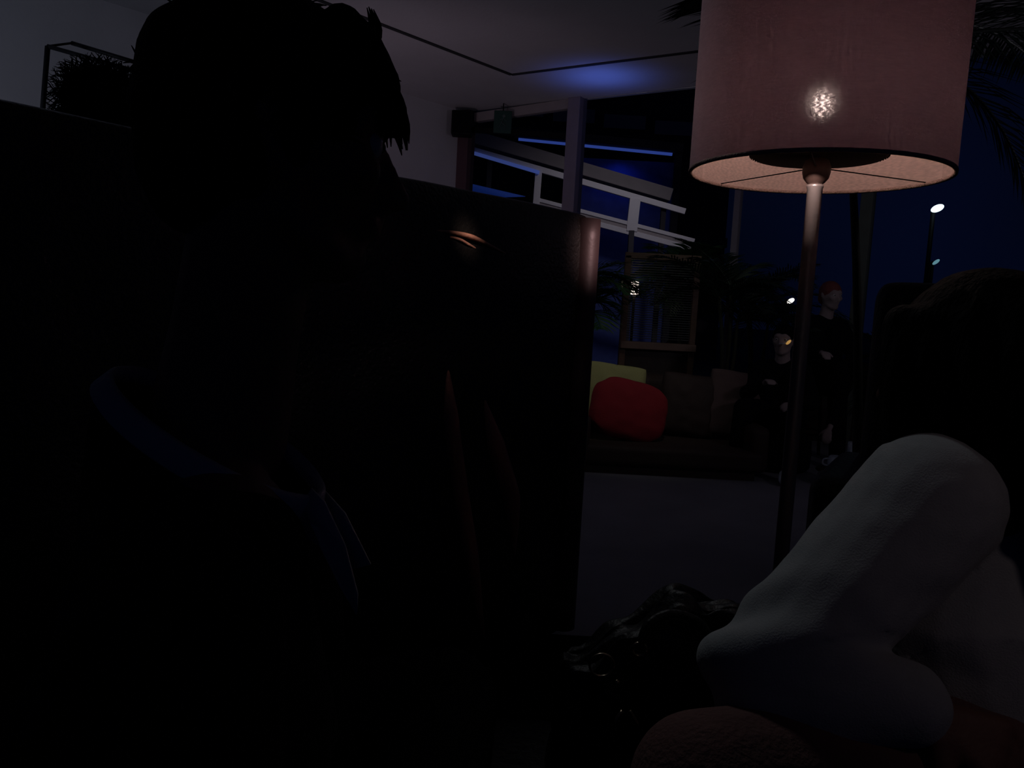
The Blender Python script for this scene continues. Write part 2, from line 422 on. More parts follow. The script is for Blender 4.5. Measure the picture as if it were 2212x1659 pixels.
# ------------------------------------------------------------------ outside: stair balustrade with blue lights
YS = 12.2
def seg(name, pts, wd, hd, m, par, Y=YS):
    bm = bmesh.new()
    for a, b in pts: beam(bm, at(*a, Y), at(*b, Y), wd, hd)
    return link(name, bm, m, par, False, bevel=0.004)
base = at(1290, 470, YS); 
st = thing('stair_balustrade', 'white framed stair balustrade sloping down outside the window', 'railing', (base.x, base.y, -0.17))
seg('handrail', [((1000, 318), (1480, 457))], 0.06, 0.085, WHITEP, st)
seg('post', [((1164, 366), (1156, 470))], 0.07, 0.10, WHITEP, st)
seg('post', [((1372, 428), (1364, 500))], 0.07, 0.16, WHITEP, st)
seg('lower_rail', [((1160, 431), (1500, 520))], 0.05, 0.055, WHITEP, st)
seg('bottom_rail', [((1158, 449), (1492, 537))], 0.05, 0.075, WHITEP, st)
seg('infill', [((1158, 440), (1490, 528))], 0.02, 0.10, BEIGEP, st)
seg('footing', [((1156, 468), (1130, 1010)), ((1364, 498), (1338, 1010))], 0.08, 0.08, DARKBLD, st)
led = seg('led_strip', [((1024, 331), (1165, 373))], 0.03, 0.05, BLUELED2, st, YS-0.06)
b0 = at(1240, 350, YS+1.2)
cn = thing('walkway_canopy', 'pale sloping canopy beam behind the white balustrade outside', 'canopy', (b0.x, b0.y, -0.17))
bm = bmesh.new(); beam(bm, at(1020, 300, YS+1.2), at(1445, 425, YS+1.2), 0.5, 0.20); link('roof_beam', bm, BEIGEP, cn, False, bevel=0.01)
for px, py in ((1060, 318), (1435, 428)):
    bm = bmesh.new(); beam(bm, at(px, py, YS+1.3), V((at(px, py, YS+1.3).x, YS+1.3, -0.17)), 0.08, 0.08); link('column', bm, DARKBLD, cn, False)
b0 = at(1290, 320, 15)
bl = thing('blue_light_strip', 'thin blue light strip under a dark eave beyond the window', 'light strip', (b0.x, b0.y, -0.17))
bm = bmesh.new(); beam(bm, at(1120, 300, 15), at(1452, 333, 15), 0.05, 0.055); link('strip', bm, BLUELED, bl, False)
bm = bmesh.new(); beam(bm, at(1080, 286, 15), at(1470, 324, 15), 0.5, 0.14); link('eave', bm, DARKBLD, bl, False)
bm = bmesh.new(); p_ = at(1466, 330, 15.1); beam(bm, p_, (p_.x, p_.y, -0.17), 0.12, 0.12); link('eave_post', bm, DARKBLD, bl, False)
bm = bmesh.new(); a_ = at(1225, 330, 15.3); b_ = at(1460, 330, 15.3); box(bm, ((a_.x+b_.x)/2, 15.35, (a_.z-0.25)/2), (b_.x-a_.x, 0.1, a_.z+0.1)); link('back_wall', bm, mat('wall_blue', (0.10, 0.14, 0.45), 0.8, var=0.3), bl, False)
_p = at(1345, 345, 14.9)
spot('led_glow', _p, _p+V((0, 0.45, -1)), 2.2, (0.05, 0.13, 1.0), 150, 1.0, 0.0)
# panel with the blue light on it put in as emission
bm = bmesh.new()
q = [at(1014, 396, 12.9), at(1135, 424, 12.9), at(1014, 428, 12.9)]
fr_ = [bm.verts.new(p) for p in q]; bk = [bm.verts.new(p+V((0, 0.06, 0))) for p in q]
bm.faces.new(fr_); bm.faces.new(bk[::-1])
for i in range(3): bm.faces.new((fr_[i], bk[i], bk[(i+1) % 3], fr_[(i+1) % 3]))
link('blue_panel', bm, BLUEPAN, st, False)
# dark building beyond
c = at(1280, 300, 22)
t = thing('neighbouring_building', 'dark building with faint window bands far behind the window', 'building', (c.x, 23, -0.17))
bm = bmesh.new(); box(bm, (c.x, 24, 3.9), (7.5, 4, 8.2)); link('facade', bm, mat('facade_navy', (0.02, 0.022, 0.04), 0.9, var=0.6, vscale=1.2), t, False)
for k in range(4):
    bm = bmesh.new(); q = at(1130+k*110, 235+k*14, 21.9); box(bm, (q.x, 21.96, q.z), (1.1, 0.1, 0.35)); link('window', bm, BEIGEP, t, False)
bm = bmesh.new(); box(bm, (c.x, 21.9, 3.0), (7.5, 0.25, 0.25)); link('cornice', bm, DARKBLD, t, False)

# outdoor lamps
def lamp_out(px, py, Y, sx, sz, tilt, m, label, name, cat, polem=BLACKM):
    c = at(px, py, Y)
    t = thing(name, label, cat, (c.x, c.y+0.12, -0.17))
    bm = bmesh.new(); ball(bm, c, (sx, sx*0.6, sz), Matrix.Rotation(tilt, 4, 'Y')); link('glowing_head', bm, m, t)
    bm = bmesh.new(); tube(bm, [(c.x, c.y+0.12, -0.17), (c.x, c.y+0.12, c.z)], 0.035, 10); tube(bm, [(c.x, c.y+0.12, c.z), c+V((0, 0.02, 0))], 0.02, 8)
    link('pole', bm, polem, t)
    return c
c = lamp_out(2025, 450, 13, 0.105, 0.055, -0.45, LAMPCOLD, 'bright cold white lamp out in the blue dusk right of the shade', 'street_lamp', 'lamp')
lamp_out(2022, 566, 12, 0.060, 0.024, -0.7, REFLCOLD, 'tiny dim teal reflection of the bright cold white lamp above it', 'garden_lamp', 'lamp')  # glowing blob standing in for a reflection of the lamp above
lamp_out(1708, 650, 8.0, 0.040, 0.022, -0.6, LAMPWARM, 'small bright warm white lamp just left of the lamp pole', 'garden_lamp', 'lamp')
spot('street_lamp_light', c-V((0, 0.3, 0)), c-V((1, 3, 2)), 2.5, (0.7, 0.95, 1.0), 140, 1.0, 0.1)

# ------------------------------------------------------------------ floor lamp
LY = 1.49
lc = at(1763, 378, LY)          # centre of the shade's lower rim
R = 0.2255
t = thing('floor_lamp', 'lit floor lamp with a mauve drum shade on a slim metal pole', 'lamp', (lc.x, lc.y, 0))
zb = lc.z
prof_h = 0.44
def ring(bm, r0, r1, z0, z1, seg=96):
    lathe(bm, [(r0, z0), (r0, z1), (r1, z1), (r1, z0)], (lc.x, lc.y, 0), seg, close=True)
SHADEM = shademat('mauve_lamp_cloth', (0.42, 0.34, 0.40), (0.80, 0.72, 0.92), 0.78, 0.020)
LININGM = shademat('cream_lining', (0.78, 0.60, 0.54), (0.80, 0.72, 0.72), 0.62, 0.08)
def sheet(bm, r, z0, z1, seg=128, rows=12, wob=0.0):
    prev = None
    for i in range(rows+1):
        z = z0+(z1-z0)*i/rows
        cur = [bm.verts.new((lc.x+(r+wob*math.sin(j*2.3))*math.cos(2*PI*j/seg), lc.y+(r+wob*math.sin(j*2.3))*math.sin(2*PI*j/seg), z)) for j in range(seg)]
        if prev:
            for j in range(seg): bm.faces.new((prev[j], prev[(j+1) % seg], cur[(j+1) % seg], cur[j]))
        prev = cur
bm = bmesh.new(); sheet(bm, R, zb, zb+prof_h); shade = link('lamp_shade', bm, SHADEM, t)
bm = bmesh.new(); sheet(bm, R-0.003, zb+0.001, zb+prof_h-0.001, wob=0.0004); link('shade_lining', bm, LININGM, t)
bm = bmesh.new()
for i in range(96):
    pass
lathe(bm, [(R-0.005, zb-0.001), (R+0.001, zb-0.002), (R+0.0016, zb+0.003), (R+0.0005, zb+0.005), (R-0.005, zb+0.004)], (lc.x, lc.y, 0), 128, close=True)
link('rim_tape', bm, mat('rim_tape_cloth', (0.40, 0.26, 0.22), 0.85, bump=0.6, bscale=300, var=0.3, vscale=150), t)
bm = bmesh.new()
zd = zb+0.030
lathe(bm, [(0.001, zd), (0.112, zd), (0.118, zd+0.004), (0.118, zd+0.010), (0.112, zd+0.013), (0.001, zd+0.013)], (lc.x, lc.y, 0), 72)
for k in range(72):       # scalloped fringe of the disc's edge
    a_ = 2*PI*k/72; tube(bm, [(lc.x+0.1175*math.cos(a_), lc.y+0.1175*math.sin(a_), zd+0.008), (lc.x+0.1185*math.cos(a_), lc.y+0.1185*math.sin(a_), zd+0.002)], [0.003, 0.001], 5)
link('glare_disc', bm, mat('black_card', (0.010, 0.006, 0.007), 0.9), t)
bm = bmesh.new()
for k in (10, 125, 247):
    a_ = math.radians(k)
    e = V((math.cos(a_), math.sin(a_), 0)); tube(bm, [V((lc.x, lc.y, zb+0.012))+e*0.02, V((lc.x, lc.y, zb+0.004))+e*(R-0.004)], 0.0011, 6)
link('shade_carrier', bm, BLACKM, t)
bm = bmesh.new()
lathe(bm, [(0.010, zb-0.018), (0.016, zb-0.014), (0.022, zb-0.006), (0.0245, zb+0.004), (0.0245, zb+0.014), (0.020, zb+0.026), (0.014, zb+0.030)], (lc.x, lc.y, 0), 32)
link('lamp_socket', bm, BROWNM, t)
bm = bmesh.new()
PR = 0.0135
lathe(bm, [(PR*0.75, 0.03), (PR, 0.032), (PR, zb-0.024), (PR*1.12, zb-0.022), (PR*1.12, zb-0.018), (PR*0.6, zb-0.016)], (lc.x, lc.y, 0), 32)
link('pole', bm, CHROME, t)
bm = bmesh.new()
lathe(bm, [(0.14, 0.0), (0.145, 0.006), (0.142, 0.014), (0.10, 0.022), (0.03, 0.028), (0.014, 0.04)], (lc.x, lc.y, 0), 48); link('base', bm, CHROME, t)
zbulb = zb+0.115
bm = bmesh.new()
lathe(bm, [(0.001, zbulb-0.022), (0.007, zbulb-0.020), (0.011, zbulb-0.010), (0.013, zbulb), (0.012, zbulb+0.007), (0.009, zbulb+0.015), (0.001, zbulb+0.018)], (lc.x-0.012, lc.y-0.032, 0), 24)
BULB = mat('bulb_glow', (1, 0.9, 0.8), 0.5, emit=(1.0, 0.74, 0.66), estr=112)
link('bulb', bm, BULB, t)
bm = bmesh.new(); tube(bm, [(lc.x, lc.y, zd+0.013), (lc.x-0.012, lc.y-0.032, zbulb-0.020)], 0.008, 16); link('bulb_holder', bm, BLACKM, t)
# unseen spot added under the disc to light the upper pole
spot('pole_spot', (lc.x-0.045, lc.y-0.080, zb+0.006), (lc.x, lc.y, zb-0.055), 0.45, (1.0, 0.76, 0.70), 56, 0.5, 0.0)

# ------------------------------------------------------------------ high-backed sofa seen from behind
A0 = V((-0.98, 1.28, 0)); B0 = V((0.243, 2.60, 0)); d = (B0-A0).normalized(); nn = V((d.y, -d.x, 0))   # nn: towards the camera side
Lf = (B0-A0).length
t = thing('high_back_sofa', 'tall black leather high-backed sofa seen from behind, right edge catching lamplight', 'sofa', ((A0+B0)/2))
MB = Matrix(((d.x, -nn.x, 0, A0.x), (d.y, -nn.y, 0, A0.y), (0, 0, 1, 0), (0, 0, 0, 1)))   # local x along, y away from camera
def pad(name, x0, x1, y0, y1, z0, z1, m, par, M=MB, nx=60, nz=60, puff=0.02, rad=0.03, fold=0.0):
    """upholstered slab: rounded corners, puffed faces, soft folds"""
    bm = bmesh.new(); r = bmesh.ops.create_cube(bm, size=1)
    bmesh.ops.subdivide_edges(bm, edges=bm.edges[:], cuts=22, use_grid_fill=True)
    sx, sy, sz = (x1-x0)/2, (y1-y0)/2, (z1-z0)/2; cx, cy, cz = (x0+x1)/2, (y0+y1)/2, (z0+z1)/2
    for v in bm.verts:
        p = v.co*2
        q = V((p.x*sx, p.y*sy, p.z*sz))
        ix = max(-sx+rad, min(sx-rad, q.x)); iy = max(-sy+rad, min(sy-rad, q.y)); iz = max(-sz+rad, min(sz-rad, q.z))
        core = V((ix, iy, iz)); dd = q-core
        if dd.length > 1e-6: q = core+dd.normalized()*rad
        k = (1-p.x**4)*(1-p.z**4)
        if abs(p.y) > 0.9: q.y += math.copysign(puff*k, p.y)
        if fold:
            wv = math.sin(q.x*11+2*math.sin(q.z*3.0))*0.5+noise.noise(V((q.x*5, q.z*2, 1)))
            if p.y < 0: q.y += fold*wv*k
        q += V((0, 0, noise.noise(V((q.x*3, q.y*3, 5)))*0.008*(1 if p.z > 0 else 0)))
        v.co = M @ V((cx+q.x, cy+q.y, cz+q.z))
    return link(name, bm, m, par, True, sub=1)
pad('back', 0.0, Lf, 0.0, 0.16, 0.02, 1.395, LEATHER, t, rad=0.03, puff=0.012, fold=0.014)
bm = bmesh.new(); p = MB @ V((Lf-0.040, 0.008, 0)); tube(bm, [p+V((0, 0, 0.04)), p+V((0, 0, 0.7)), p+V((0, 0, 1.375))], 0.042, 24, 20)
link('edge_roll', bm, mat('edge_leather_lit', (0.045, 0.030, 0.030), 0.5, spec=0.5, bump=0.06, bscale=90, var=0.2), t)  # lighter than the black leather, lamplight put into its colour
pad('seat', 0.02, Lf-0.02, 0.14, 0.74, 0.20, 0.46, LEATHER, t, rad=0.05)
pad('armrest', Lf-0.15, Lf-0.005, 0.12, 0.72, 0.15, 0.66, LEATHER, t, rad=0.04)
pad('armrest', 0.005, 0.15, 0.12, 0.72, 0.15, 0.66, LEATHER, t, rad=0.04)
for x in (0.08, Lf-0.08):
    for y in (0.07, 0.66):
        bm = bmesh.new(); p = MB @ V((x, y, 0.013)); lathe(bm, [(0.018, 0), (0.022, 0.005), (0.026, 0.13), (0.02, 0.16)], p, 16); link('leg', bm, DARKWOOD, t)
# leather wrinkles, coloured pale to paint lamplight on the black back
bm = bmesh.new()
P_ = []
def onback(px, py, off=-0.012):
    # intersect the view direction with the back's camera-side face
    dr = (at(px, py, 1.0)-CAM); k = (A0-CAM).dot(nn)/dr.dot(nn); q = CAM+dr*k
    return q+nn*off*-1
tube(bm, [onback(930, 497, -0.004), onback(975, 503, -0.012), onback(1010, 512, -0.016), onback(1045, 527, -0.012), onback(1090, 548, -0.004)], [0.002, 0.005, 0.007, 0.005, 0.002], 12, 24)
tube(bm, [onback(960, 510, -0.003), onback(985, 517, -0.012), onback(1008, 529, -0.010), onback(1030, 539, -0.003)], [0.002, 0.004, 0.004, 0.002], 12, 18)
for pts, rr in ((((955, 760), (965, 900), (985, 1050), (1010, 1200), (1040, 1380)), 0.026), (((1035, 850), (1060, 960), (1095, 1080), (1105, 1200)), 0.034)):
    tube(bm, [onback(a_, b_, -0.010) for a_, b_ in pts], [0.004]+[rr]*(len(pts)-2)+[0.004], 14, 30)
link('leather_fold', bm, mat('leather_lit', (0.42, 0.20, 0.14), 0.33, spec=0.6, bump=0.3, bscale=90, var=0.4), t)

# ------------------------------------------------------------------ daybed in the foreground
t = thing('daybed', 'wide black upholstered daybed along the bottom under both people', 'daybed', (0.4, 0.70, 0))
I4 = Matrix.Identity(4)
pad('mattress', -1.3, 2.1, 0.10, 1.30, 0.24, 0.42, LEATHER2, t, M=I4, rad=0.05, puff=0.0)
bm = bmesh.new(); box(bm, (0.4, 0.70, 0.17), (3.3, 1.1, 0.14)); link('frame', bm, DARKWOOD, t, False, bevel=0.01)
for x in (-1.15, 1.95):
    for y in (0.2, 1.2):
        bm = bmesh.new(); box(bm, (x, y, 0.060), (0.07, 0.07, 0.094)); link('leg', bm, DARKWOOD, t, False, bevel=0.006)

# ------------------------------------------------------------------ people
def head_into(bm, c, M, s=1.0):
    """head with face; local y forward, z up, c centre of the skull"""
    T = Matrix.Translation(V(c)) @ M @ Matrix.Scale(s, 4)
    def P(x, y, z): return T @ V((x, y, z))
    q = bmesh.ops.create_uvsphere(bm, u_segments=40, v_segments=28, radius=1)['verts']
    for v in q:
        x, y, z = v.co
        z2 = z*0.118; 
        wx = 0.076; wy = 0.098
        if z < 0:
            wx *= 1-0.38*min(1, -z)**1.3; 
        X = x*wx; Y = y*wy
        if y > 0: Y *= 0.93 if z > 0.2 else 0.93
        if z < -0.2 and y < 0: Y *= 1-0.55*min(1, (-z-0.2)/0.8)
        v.co = T @ V((X, Y, z2))
    R3 = T
    ball(bm, P(0, 0.055, -0.088), 0.030*s)                           # chin
    limb(bm, [P(0.045, 0.00, -0.06), P(0.028, 0.045, -0.088), P(0, 0.062, -0.094)], [0.020*s, 0.018*s, 0.018*s], 12)
    limb(bm, [P(-0.045, 0.00, -0.06), P(-0.028, 0.045, -0.088), P(0, 0.062, -0.094)], [0.020*s, 0.018*s, 0.018*s], 12)
    limb(bm, [P(0, 0.088, 0.012), P(0, 0.100, -0.012), P(0, 0.112, -0.034)], [0.009*s, 0.010*s, 0.012*s], 10)  # nose
    for k in (-1, 1):
        ball(bm, P(k*0.011, 0.100, -0.037), 0.009*s)
        limb(bm, [P(k*0.012, 0.088, 0.028), P(k*0.032, 0.084, 0.034), P(k*0.052, 0.068, 0.026)], [0.008*s, 0.009*s, 0.007*s], 8)   # brow
        ball(bm, P(k*0.042, 0.068, -0.018), (0.022*s, 0.018*s, 0.018*s), M)    # cheek
        limb(bm, [P(k*0.076, -0.005, -0.026), P(k*0.083, -0.014, 0.0), P(k*0.086, -0.020, 0.018), P(k*0.082, -0.006, 0.026), P(k*0.077, 0.002, 0.010)], [0.007*s, 0.007*s, 0.007*s, 0.006*s, 0.005*s], 8)  # ear
    limb(bm, [P(-0.022, 0.084, -0.058), P(0, 0.094, -0.055), P(0.022, 0.084, -0.058)], [0.004*s, 0.007*s, 0.004*s], 8)
    limb(bm, [P(-0.018, 0.083, -0.067), P(0, 0.092, -0.068), P(0.018, 0.083, -0.067)], [0.004*s, 0.007*s, 0.004*s], 8)
    return T
def eyes(T, par, s=1.0):
    for k in (-1, 1):
        bm = bmesh.new(); ball(bm, T @ V((k*0.031, 0.076, 0.006)), 0.0125*s); e = link('eye', bm, EYEW, par)
        bm = bmesh.new(); ball(bm, T @ V((k*0.031, 0.0855, 0.006)), 0.0055*s)
        PM[e] = PM[par]
        i = link('iris', bm, EYEI, None); i.parent = e
def hand_into(bm, wrist, d, n, s=1.0, curl=0.5, side=1):
    """palm + four fingers + thumb. d: direction of fingers, n: back-of-hand normal"""
    d = V(d).normalized(); n = V(n).normalized(); n = (n-d*n.dot(d)).normalized(); x = d.cross(n)*side
    w = V(wrist)
    for k in range(4):
        o = (k-1.5)*0.020*s
        limb(bm, [w, w+d*0.085*s+x*o], [0.016*s, 0.0115*s], 10)
        L = (0.066, 0.076, 0.072, 0.056)[k]*s
        p = w+d*0.085*s+x*o*1.05; pts = [p]; a = 0.15
        for q in range(3):
            a += curl*(0.9, 0.9, 0.6)[q]
            p = p+(d*math.cos(a)-n*math.sin(a))*L*(0.45, 0.32, 0.23)[q]; pts.append(p)
        limb(bm, pts, [0.0095*s, 0.0088*s, 0.0080*s, 0.0068*s], 10)
    b = w+d*0.025*s-x*0.022*s
    limb(bm, [b, b+(d*0.6-x*0.7-n*0.2).normalized()*0.045*s, b+(d*0.85-x*0.45-n*0.4).normalized()*0.085*s], [0.014*s, 0.011*s, 0.008*s], 10)
def person(label, J, cat='person', group=None, skin=SKIN, topm=DARKFAB, legm=DARKFAB, shoem=DARKFAB, hairm=HAIR, hairfn=None, hf=(0, 1, 0), hup=(0, 0, 1), vox=0.008, s=1.0, curl=0.5, hands=('L', 'R'), handdir=None, collar=True, topnoise=0.0, top_name='jacket', loose=0.018):
    """J: joints in world coordinates"""
    J = {k: V(v) for k, v in J.items()}
    pel = J['pelvis']; t = thing('person', label, cat, (pel.x, pel.y, min(J['toeL'].z, J['toeR'].z, pel.z)-0.03), group)
    MH = frame(hf, hup)
    bm = bmesh.new()
    T = head_into(bm, J['head'], MH, s)
    nb = J['neck']; hb = T @ V((0, -0.015, -0.07))
    limb(bm, [nb, nb.lerp(hb, 0.5), hb], [0.062*s, 0.056*s, 0.055*s], 18)
    ch = J['chest']
    sl, sr = J['shL'], J['shR']; ax = (sr-sl).normalized()
    limb(bm, [sl, sl.lerp(sr, 0.5)+V((0, 0, 0.02)), sr], [0.055*s, 0.07*s, 0.055*s])
    for o in (-0.07, 0.07):
        limb(bm, [pel+ax*o, ch+ax*o*1.15, nb+ax*o*0.9-V((0, 0, 0.07))], [0.105*s, 0.100*s, 0.07*s], 16)
    for k in 'LR':
        sh, el, wr = J['sh'+k], J['el'+k], J['wr'+k]
        limb(bm, [sh, sh.lerp(el, 0.4), el], [0.052*s, 0.047*s, 0.037*s]); limb(bm, [el, el.lerp(wr, 0.35), wr], [0.038*s, 0.037*s, 0.024*s])
        hd = J.get('hd'+k, (wr-el).normalized()); hn = J.get('hn'+k, V((0, 0, 1)))
        if abs(V(hd).normalized().dot(V(hn).normalized())) > 0.95: hn = V((0.3, -1, 0.2))
        hand_into(bm, wr, hd, hn, s, curl, 1 if k == 'R' else -1)
        hp, kn, an, to = J['hip'+k], J['kn'+k], J['an'+k], J['toe'+k]
        limb(bm, [hp, hp.lerp(kn, 0.4), kn], [0.092*s, 0.078*s, 0.056*s]); limb(bm, [kn, kn.lerp(an, 0.35), an], [0.055*s, 0.053*s, 0.036*s])
        limb(bm, [an, an.lerp(to, 0.5)-V((0, 0, 0.015)), to], [0.038*s, 0.034*s, 0.026*s])
    remesh('body', bm, vox, skin, t, 3)
    eyes(T, t, s)
    # upper garment
    g = loose*s
    bm = bmesh.new()
    limb(bm, [sl, sl.lerp(sr, 0.5)+V((0, 0, 0.012)), sr], [0.060*s+g, 0.068*s+g, 0.060*s+g])
    for o in (-0.075, 0.075):
        limb(bm, [pel+ax*o-V((0, 0, 0.02)), pel.lerp(ch, 0.5)+ax*o*1.1, ch+ax*o*1.2, nb+ax*o-V((0, 0, 0.085))], [0.115*s+g, 0.105*s+g, 0.108*s+g, 0.07*s+g*0.5], 18)
    for k in 'LR':
        sh, el, wr = J['sh'+k], J['el'+k], J['wr'+k]; w2 = wr.lerp(el, 0.06)
        limb(bm, [sh, sh.lerp(el, 0.45), el], [0.060*s+g, 0.052*s+g, 0.045*s+g]); limb(bm, [el, el.lerp(w2, 0.4), w2], [0.046*s+g, 0.042*s+g, 0.029*s+g*0.7])
    fn = None
    if topnoise:
        def fn(co):
            e = V((0, 0, 0))
            for J0, J1 in (('shL', 'elL'), ('elL', 'wrL'), ('shR', 'elR'), ('elR', 'wrR')):
                pass
            n1 = noise.noise(co*9)*1.0 + noise.noise(V((co.x*14, co.y*14, co.z*30)))*0.5
            # folds gathered at the elbows
            for k in 'LR':
                el = J['el'+k]; dd = (co-el).length
                if dd < 0.16:
                    q = math.sin((co-el).dot((J['sh'+k]-J['wr'+k]).normalized())*70+noise.noise(co*8)*3)
                    n1 += q*1.5*(1-dd/0.16)
            ctr = J['chest']
            dirn = (co-ctr); dirn = dirn.normalized() if dirn.length > 0 else V((0, 0, 1))
            # nearest bone direction
            bestd = None
            for a_, b_ in ((J['pelvis'], J['neck']), (J['shL'], J['elL']), (J['elL'], J['wrL']), (J['shR'], J['elR']), (J['elR'], J['wrR'])):
                ab = b_-a_; u = max(0, min(1, (co-a_).dot(ab)/ab.length_squared)); q = a_+ab*u; e = co-q
                if bestd is None or e.length < bestd[0]: bestd = (e.length, e)
            return co+bestd[1].normalized()*n1*topnoise
    top = remesh(top_name, bm, vox, topm, t, 5, fn)
    PM[top] = PM[t]
    # trousers
    g = 0.018*s
    bm = bmesh.new()
    limb(bm, [J['hipL'], J['hipR']], [0.108*s+g, 0.108*s+g])
    for k in 'LR':
        hp, kn, an = J['hip'+k], J['kn'+k], J['an'+k]
        limb(bm, [hp, hp.lerp(kn, 0.45), kn], [0.098*s+g, 0.083*s+g, 0.062*s+g]); limb(bm, [kn, kn.lerp(an, 0.4), an], [0.060*s+g, 0.055*s+g, 0.045*s+g])
    remesh('trousers', bm, vox, legm, t, 4)
    for k in 'LR':
        an, to = J['an'+k], J['toe'+k]
        dd = (to-an); dd.z = 0; dd = dd.normalized() if dd.length > 0 else V((0, 1, 0))
        bm = bmesh.new()
        limb(bm, [an-dd*0.025-V((0, 0, 0.03)), an.lerp(to, 0.5)-V((0, 0, 0.02)), to], [0.044*s, 0.044*s, 0.038*s], 14)
        remesh('shoe', bm, 0.008, shoem, t, 2)
    if hairfn: hairfn(T, t, hairm, s)
    return t, T, J, top

def strands(bm, T, n, base, length, drop, r=0.0012, spread=1.0, seedv=1, front=0.3, seg=4):
    rd = random.Random(seedv)
    for i in range(n):
        th = rd.uniform(0, 2*PI); ph = math.acos(rd.uniform(-0.15, 1.0))
        dirv = V((math.sin(ph)*math.cos(th), math.sin(ph)*math.sin(th), math.cos(ph)))
        if dirv.y > 0.45 and dirv.z < 0.35: continue
        p0 = V((dirv.x*base[0], dirv.y*base[1]-0.008, dirv.z*base[2]+0.005))
        L = length*rd.uniform(0.5, 1.2)
        fl = V((rd.uniform(-.5, .5), front+rd.uniform(-.4, .5), rd.uniform(-.3, .3)))
        t1 = (dirv*0.18+fl*0.8).normalized()
        p1 = p0+t1*L*0.5; p2 = p1+(t1*0.6+V((0, 0.1, -drop))+dirv*0.05).normalized()*L*0.5
        tube(bm, [T @ p0, T @ p1, T @ p2], [r*1.6, r*1.4, r*0.3], seg, 4)
def hair_short_messy(T, par, m, s):
    bm = bmesh.new()
    def P(x, y, z): return T @ V((x, y, z))
    MH = T.to_3x3().normalized().to_4x4()
    ball(bm, P(0, -0.018, 0.030), (0.088*s, 0.104*s, 0.106*s), MH, 32)
    ball(bm, P(0, -0.060, -0.015), (0.074*s, 0.055*s, 0.070*s), MH, 24)
    ball(bm, P(0, 0.034, 0.070), (0.060*s, 0.050*s, 0.042*s), MH, 24)
    for x in (-0.045, -0.03, -0.015, 0, 0.015, 0.03, 0.045):
        limb(bm, [P(x, 0.044, 0.098), P(x, 0.078, 0.070), P(x*1.05, 0.094-abs(x)*0.2, 0.042), P(x*1.05, 0.103-abs(x)*0.3, 0.016)], [0.020, 0.015, 0.010, 0.004], 10)
    rd = random.Random(3)
    for k in (-1, 1):
        limb(bm, [P(k*0.078, 0.018, 0.03), P(k*0.080, 0.012, -0.012)], [0.014, 0.008], 8)
    h = remesh('hair', bm, 0.006, m, par, 2, lambda co: co+V((noise.noise(co*30), noise.noise(co*30+V((9, 0, 0))), noise.noise(co*30+V((0, 9, 0)))))*0.006)
    PM[h] = PM[par]
    bm = bmesh.new()
    strands(bm, T, 950, (0.085, 0.105, 0.114), 0.026, 0.35, 0.0013, seedv=5)
    # forelocks and the tuft that stands out on the forehead side
    for x, z, o in ((0.00, 0.07, 0.0), (0.02, 0.06, 0.004), (-0.02, 0.065, 0.0), (0.035, 0.05, 0.0), (-0.035, 0.055, 0.002), (0.01, 0.05, 0.006)):
        for q in range(6):
            e = V((rd.uniform(-.006, .006), rd.uniform(-.004, .004), rd.uniform(-.006, .006)))
            tube(bm, [P(x, 0.075, z+0.03)+e, P(x*1.1, 0.088, z+0.006)+e, P(x*1.2, 0.097+o, z-0.022)+e*1.5, P(x*1.2, 0.103+o, z-0.040)+e], [0.0034, 0.0034, 0.0026, 0.0005], 6, 10)
    for q in range(9):
        e = V((rd.uniform(-.006, .006), rd.uniform(-.004, .004), rd.uniform(-.004, .004)))
        tube(bm, [P(0.01, 0.050, 0.078)+e, P(0.012, 0.074, 0.097)+e, P(0.014, 0.079, 0.112)+e*0.8, P(0.012, 0.074, 0.128)+e*0.5], [0.004, 0.003, 0.002, 0.0005], 6, 8)
    lk = link('lock', bm, m, None); lk.parent = h
def hair_long(T, par, m, s):
    bm = bmesh.new()
    def P(x, y, z): return T @ V((x, y, z))
    MH = T.to_3x3().normalized().to_4x4()
    ball(bm, P(0, -0.012, 0.026), (0.092*s, 0.112*s, 0.108*s), MH, 32)
    for k in (-1, 1):
        for y0 in (-0.06, -0.01, 0.04, 0.07):
            limb(bm, [P(k*0.06, y0, 0.06), P(k*0.088, y0*1.0, -0.02), P(k*0.092, y0*1.0-0.01, -0.11), P(k*0.085, y0*0.9-0.035, -0.18)], [0.030, 0.026, 0.026, 0.020], 10, 12)
    for x0 in (-0.05, 0, 0.05):
        limb(bm, [P(x0, -0.09, 0.05), P(x0*1.3, -0.120, -0.08), P(x0*1.4, -0.145, -0.22), P(x0*1.4, -0.150, -0.36)], [0.04, 0.042, 0.045, 0.030], 12, 14)
    h = remesh('hair', bm, 0.007, m, par, 3, lambda co: co+V((noise.noise(V((co.x*60, co.y*60, co.z*4))), noise.noise(V((co.x*60+7, co.y*60, co.z*4))), 0))*0.004)
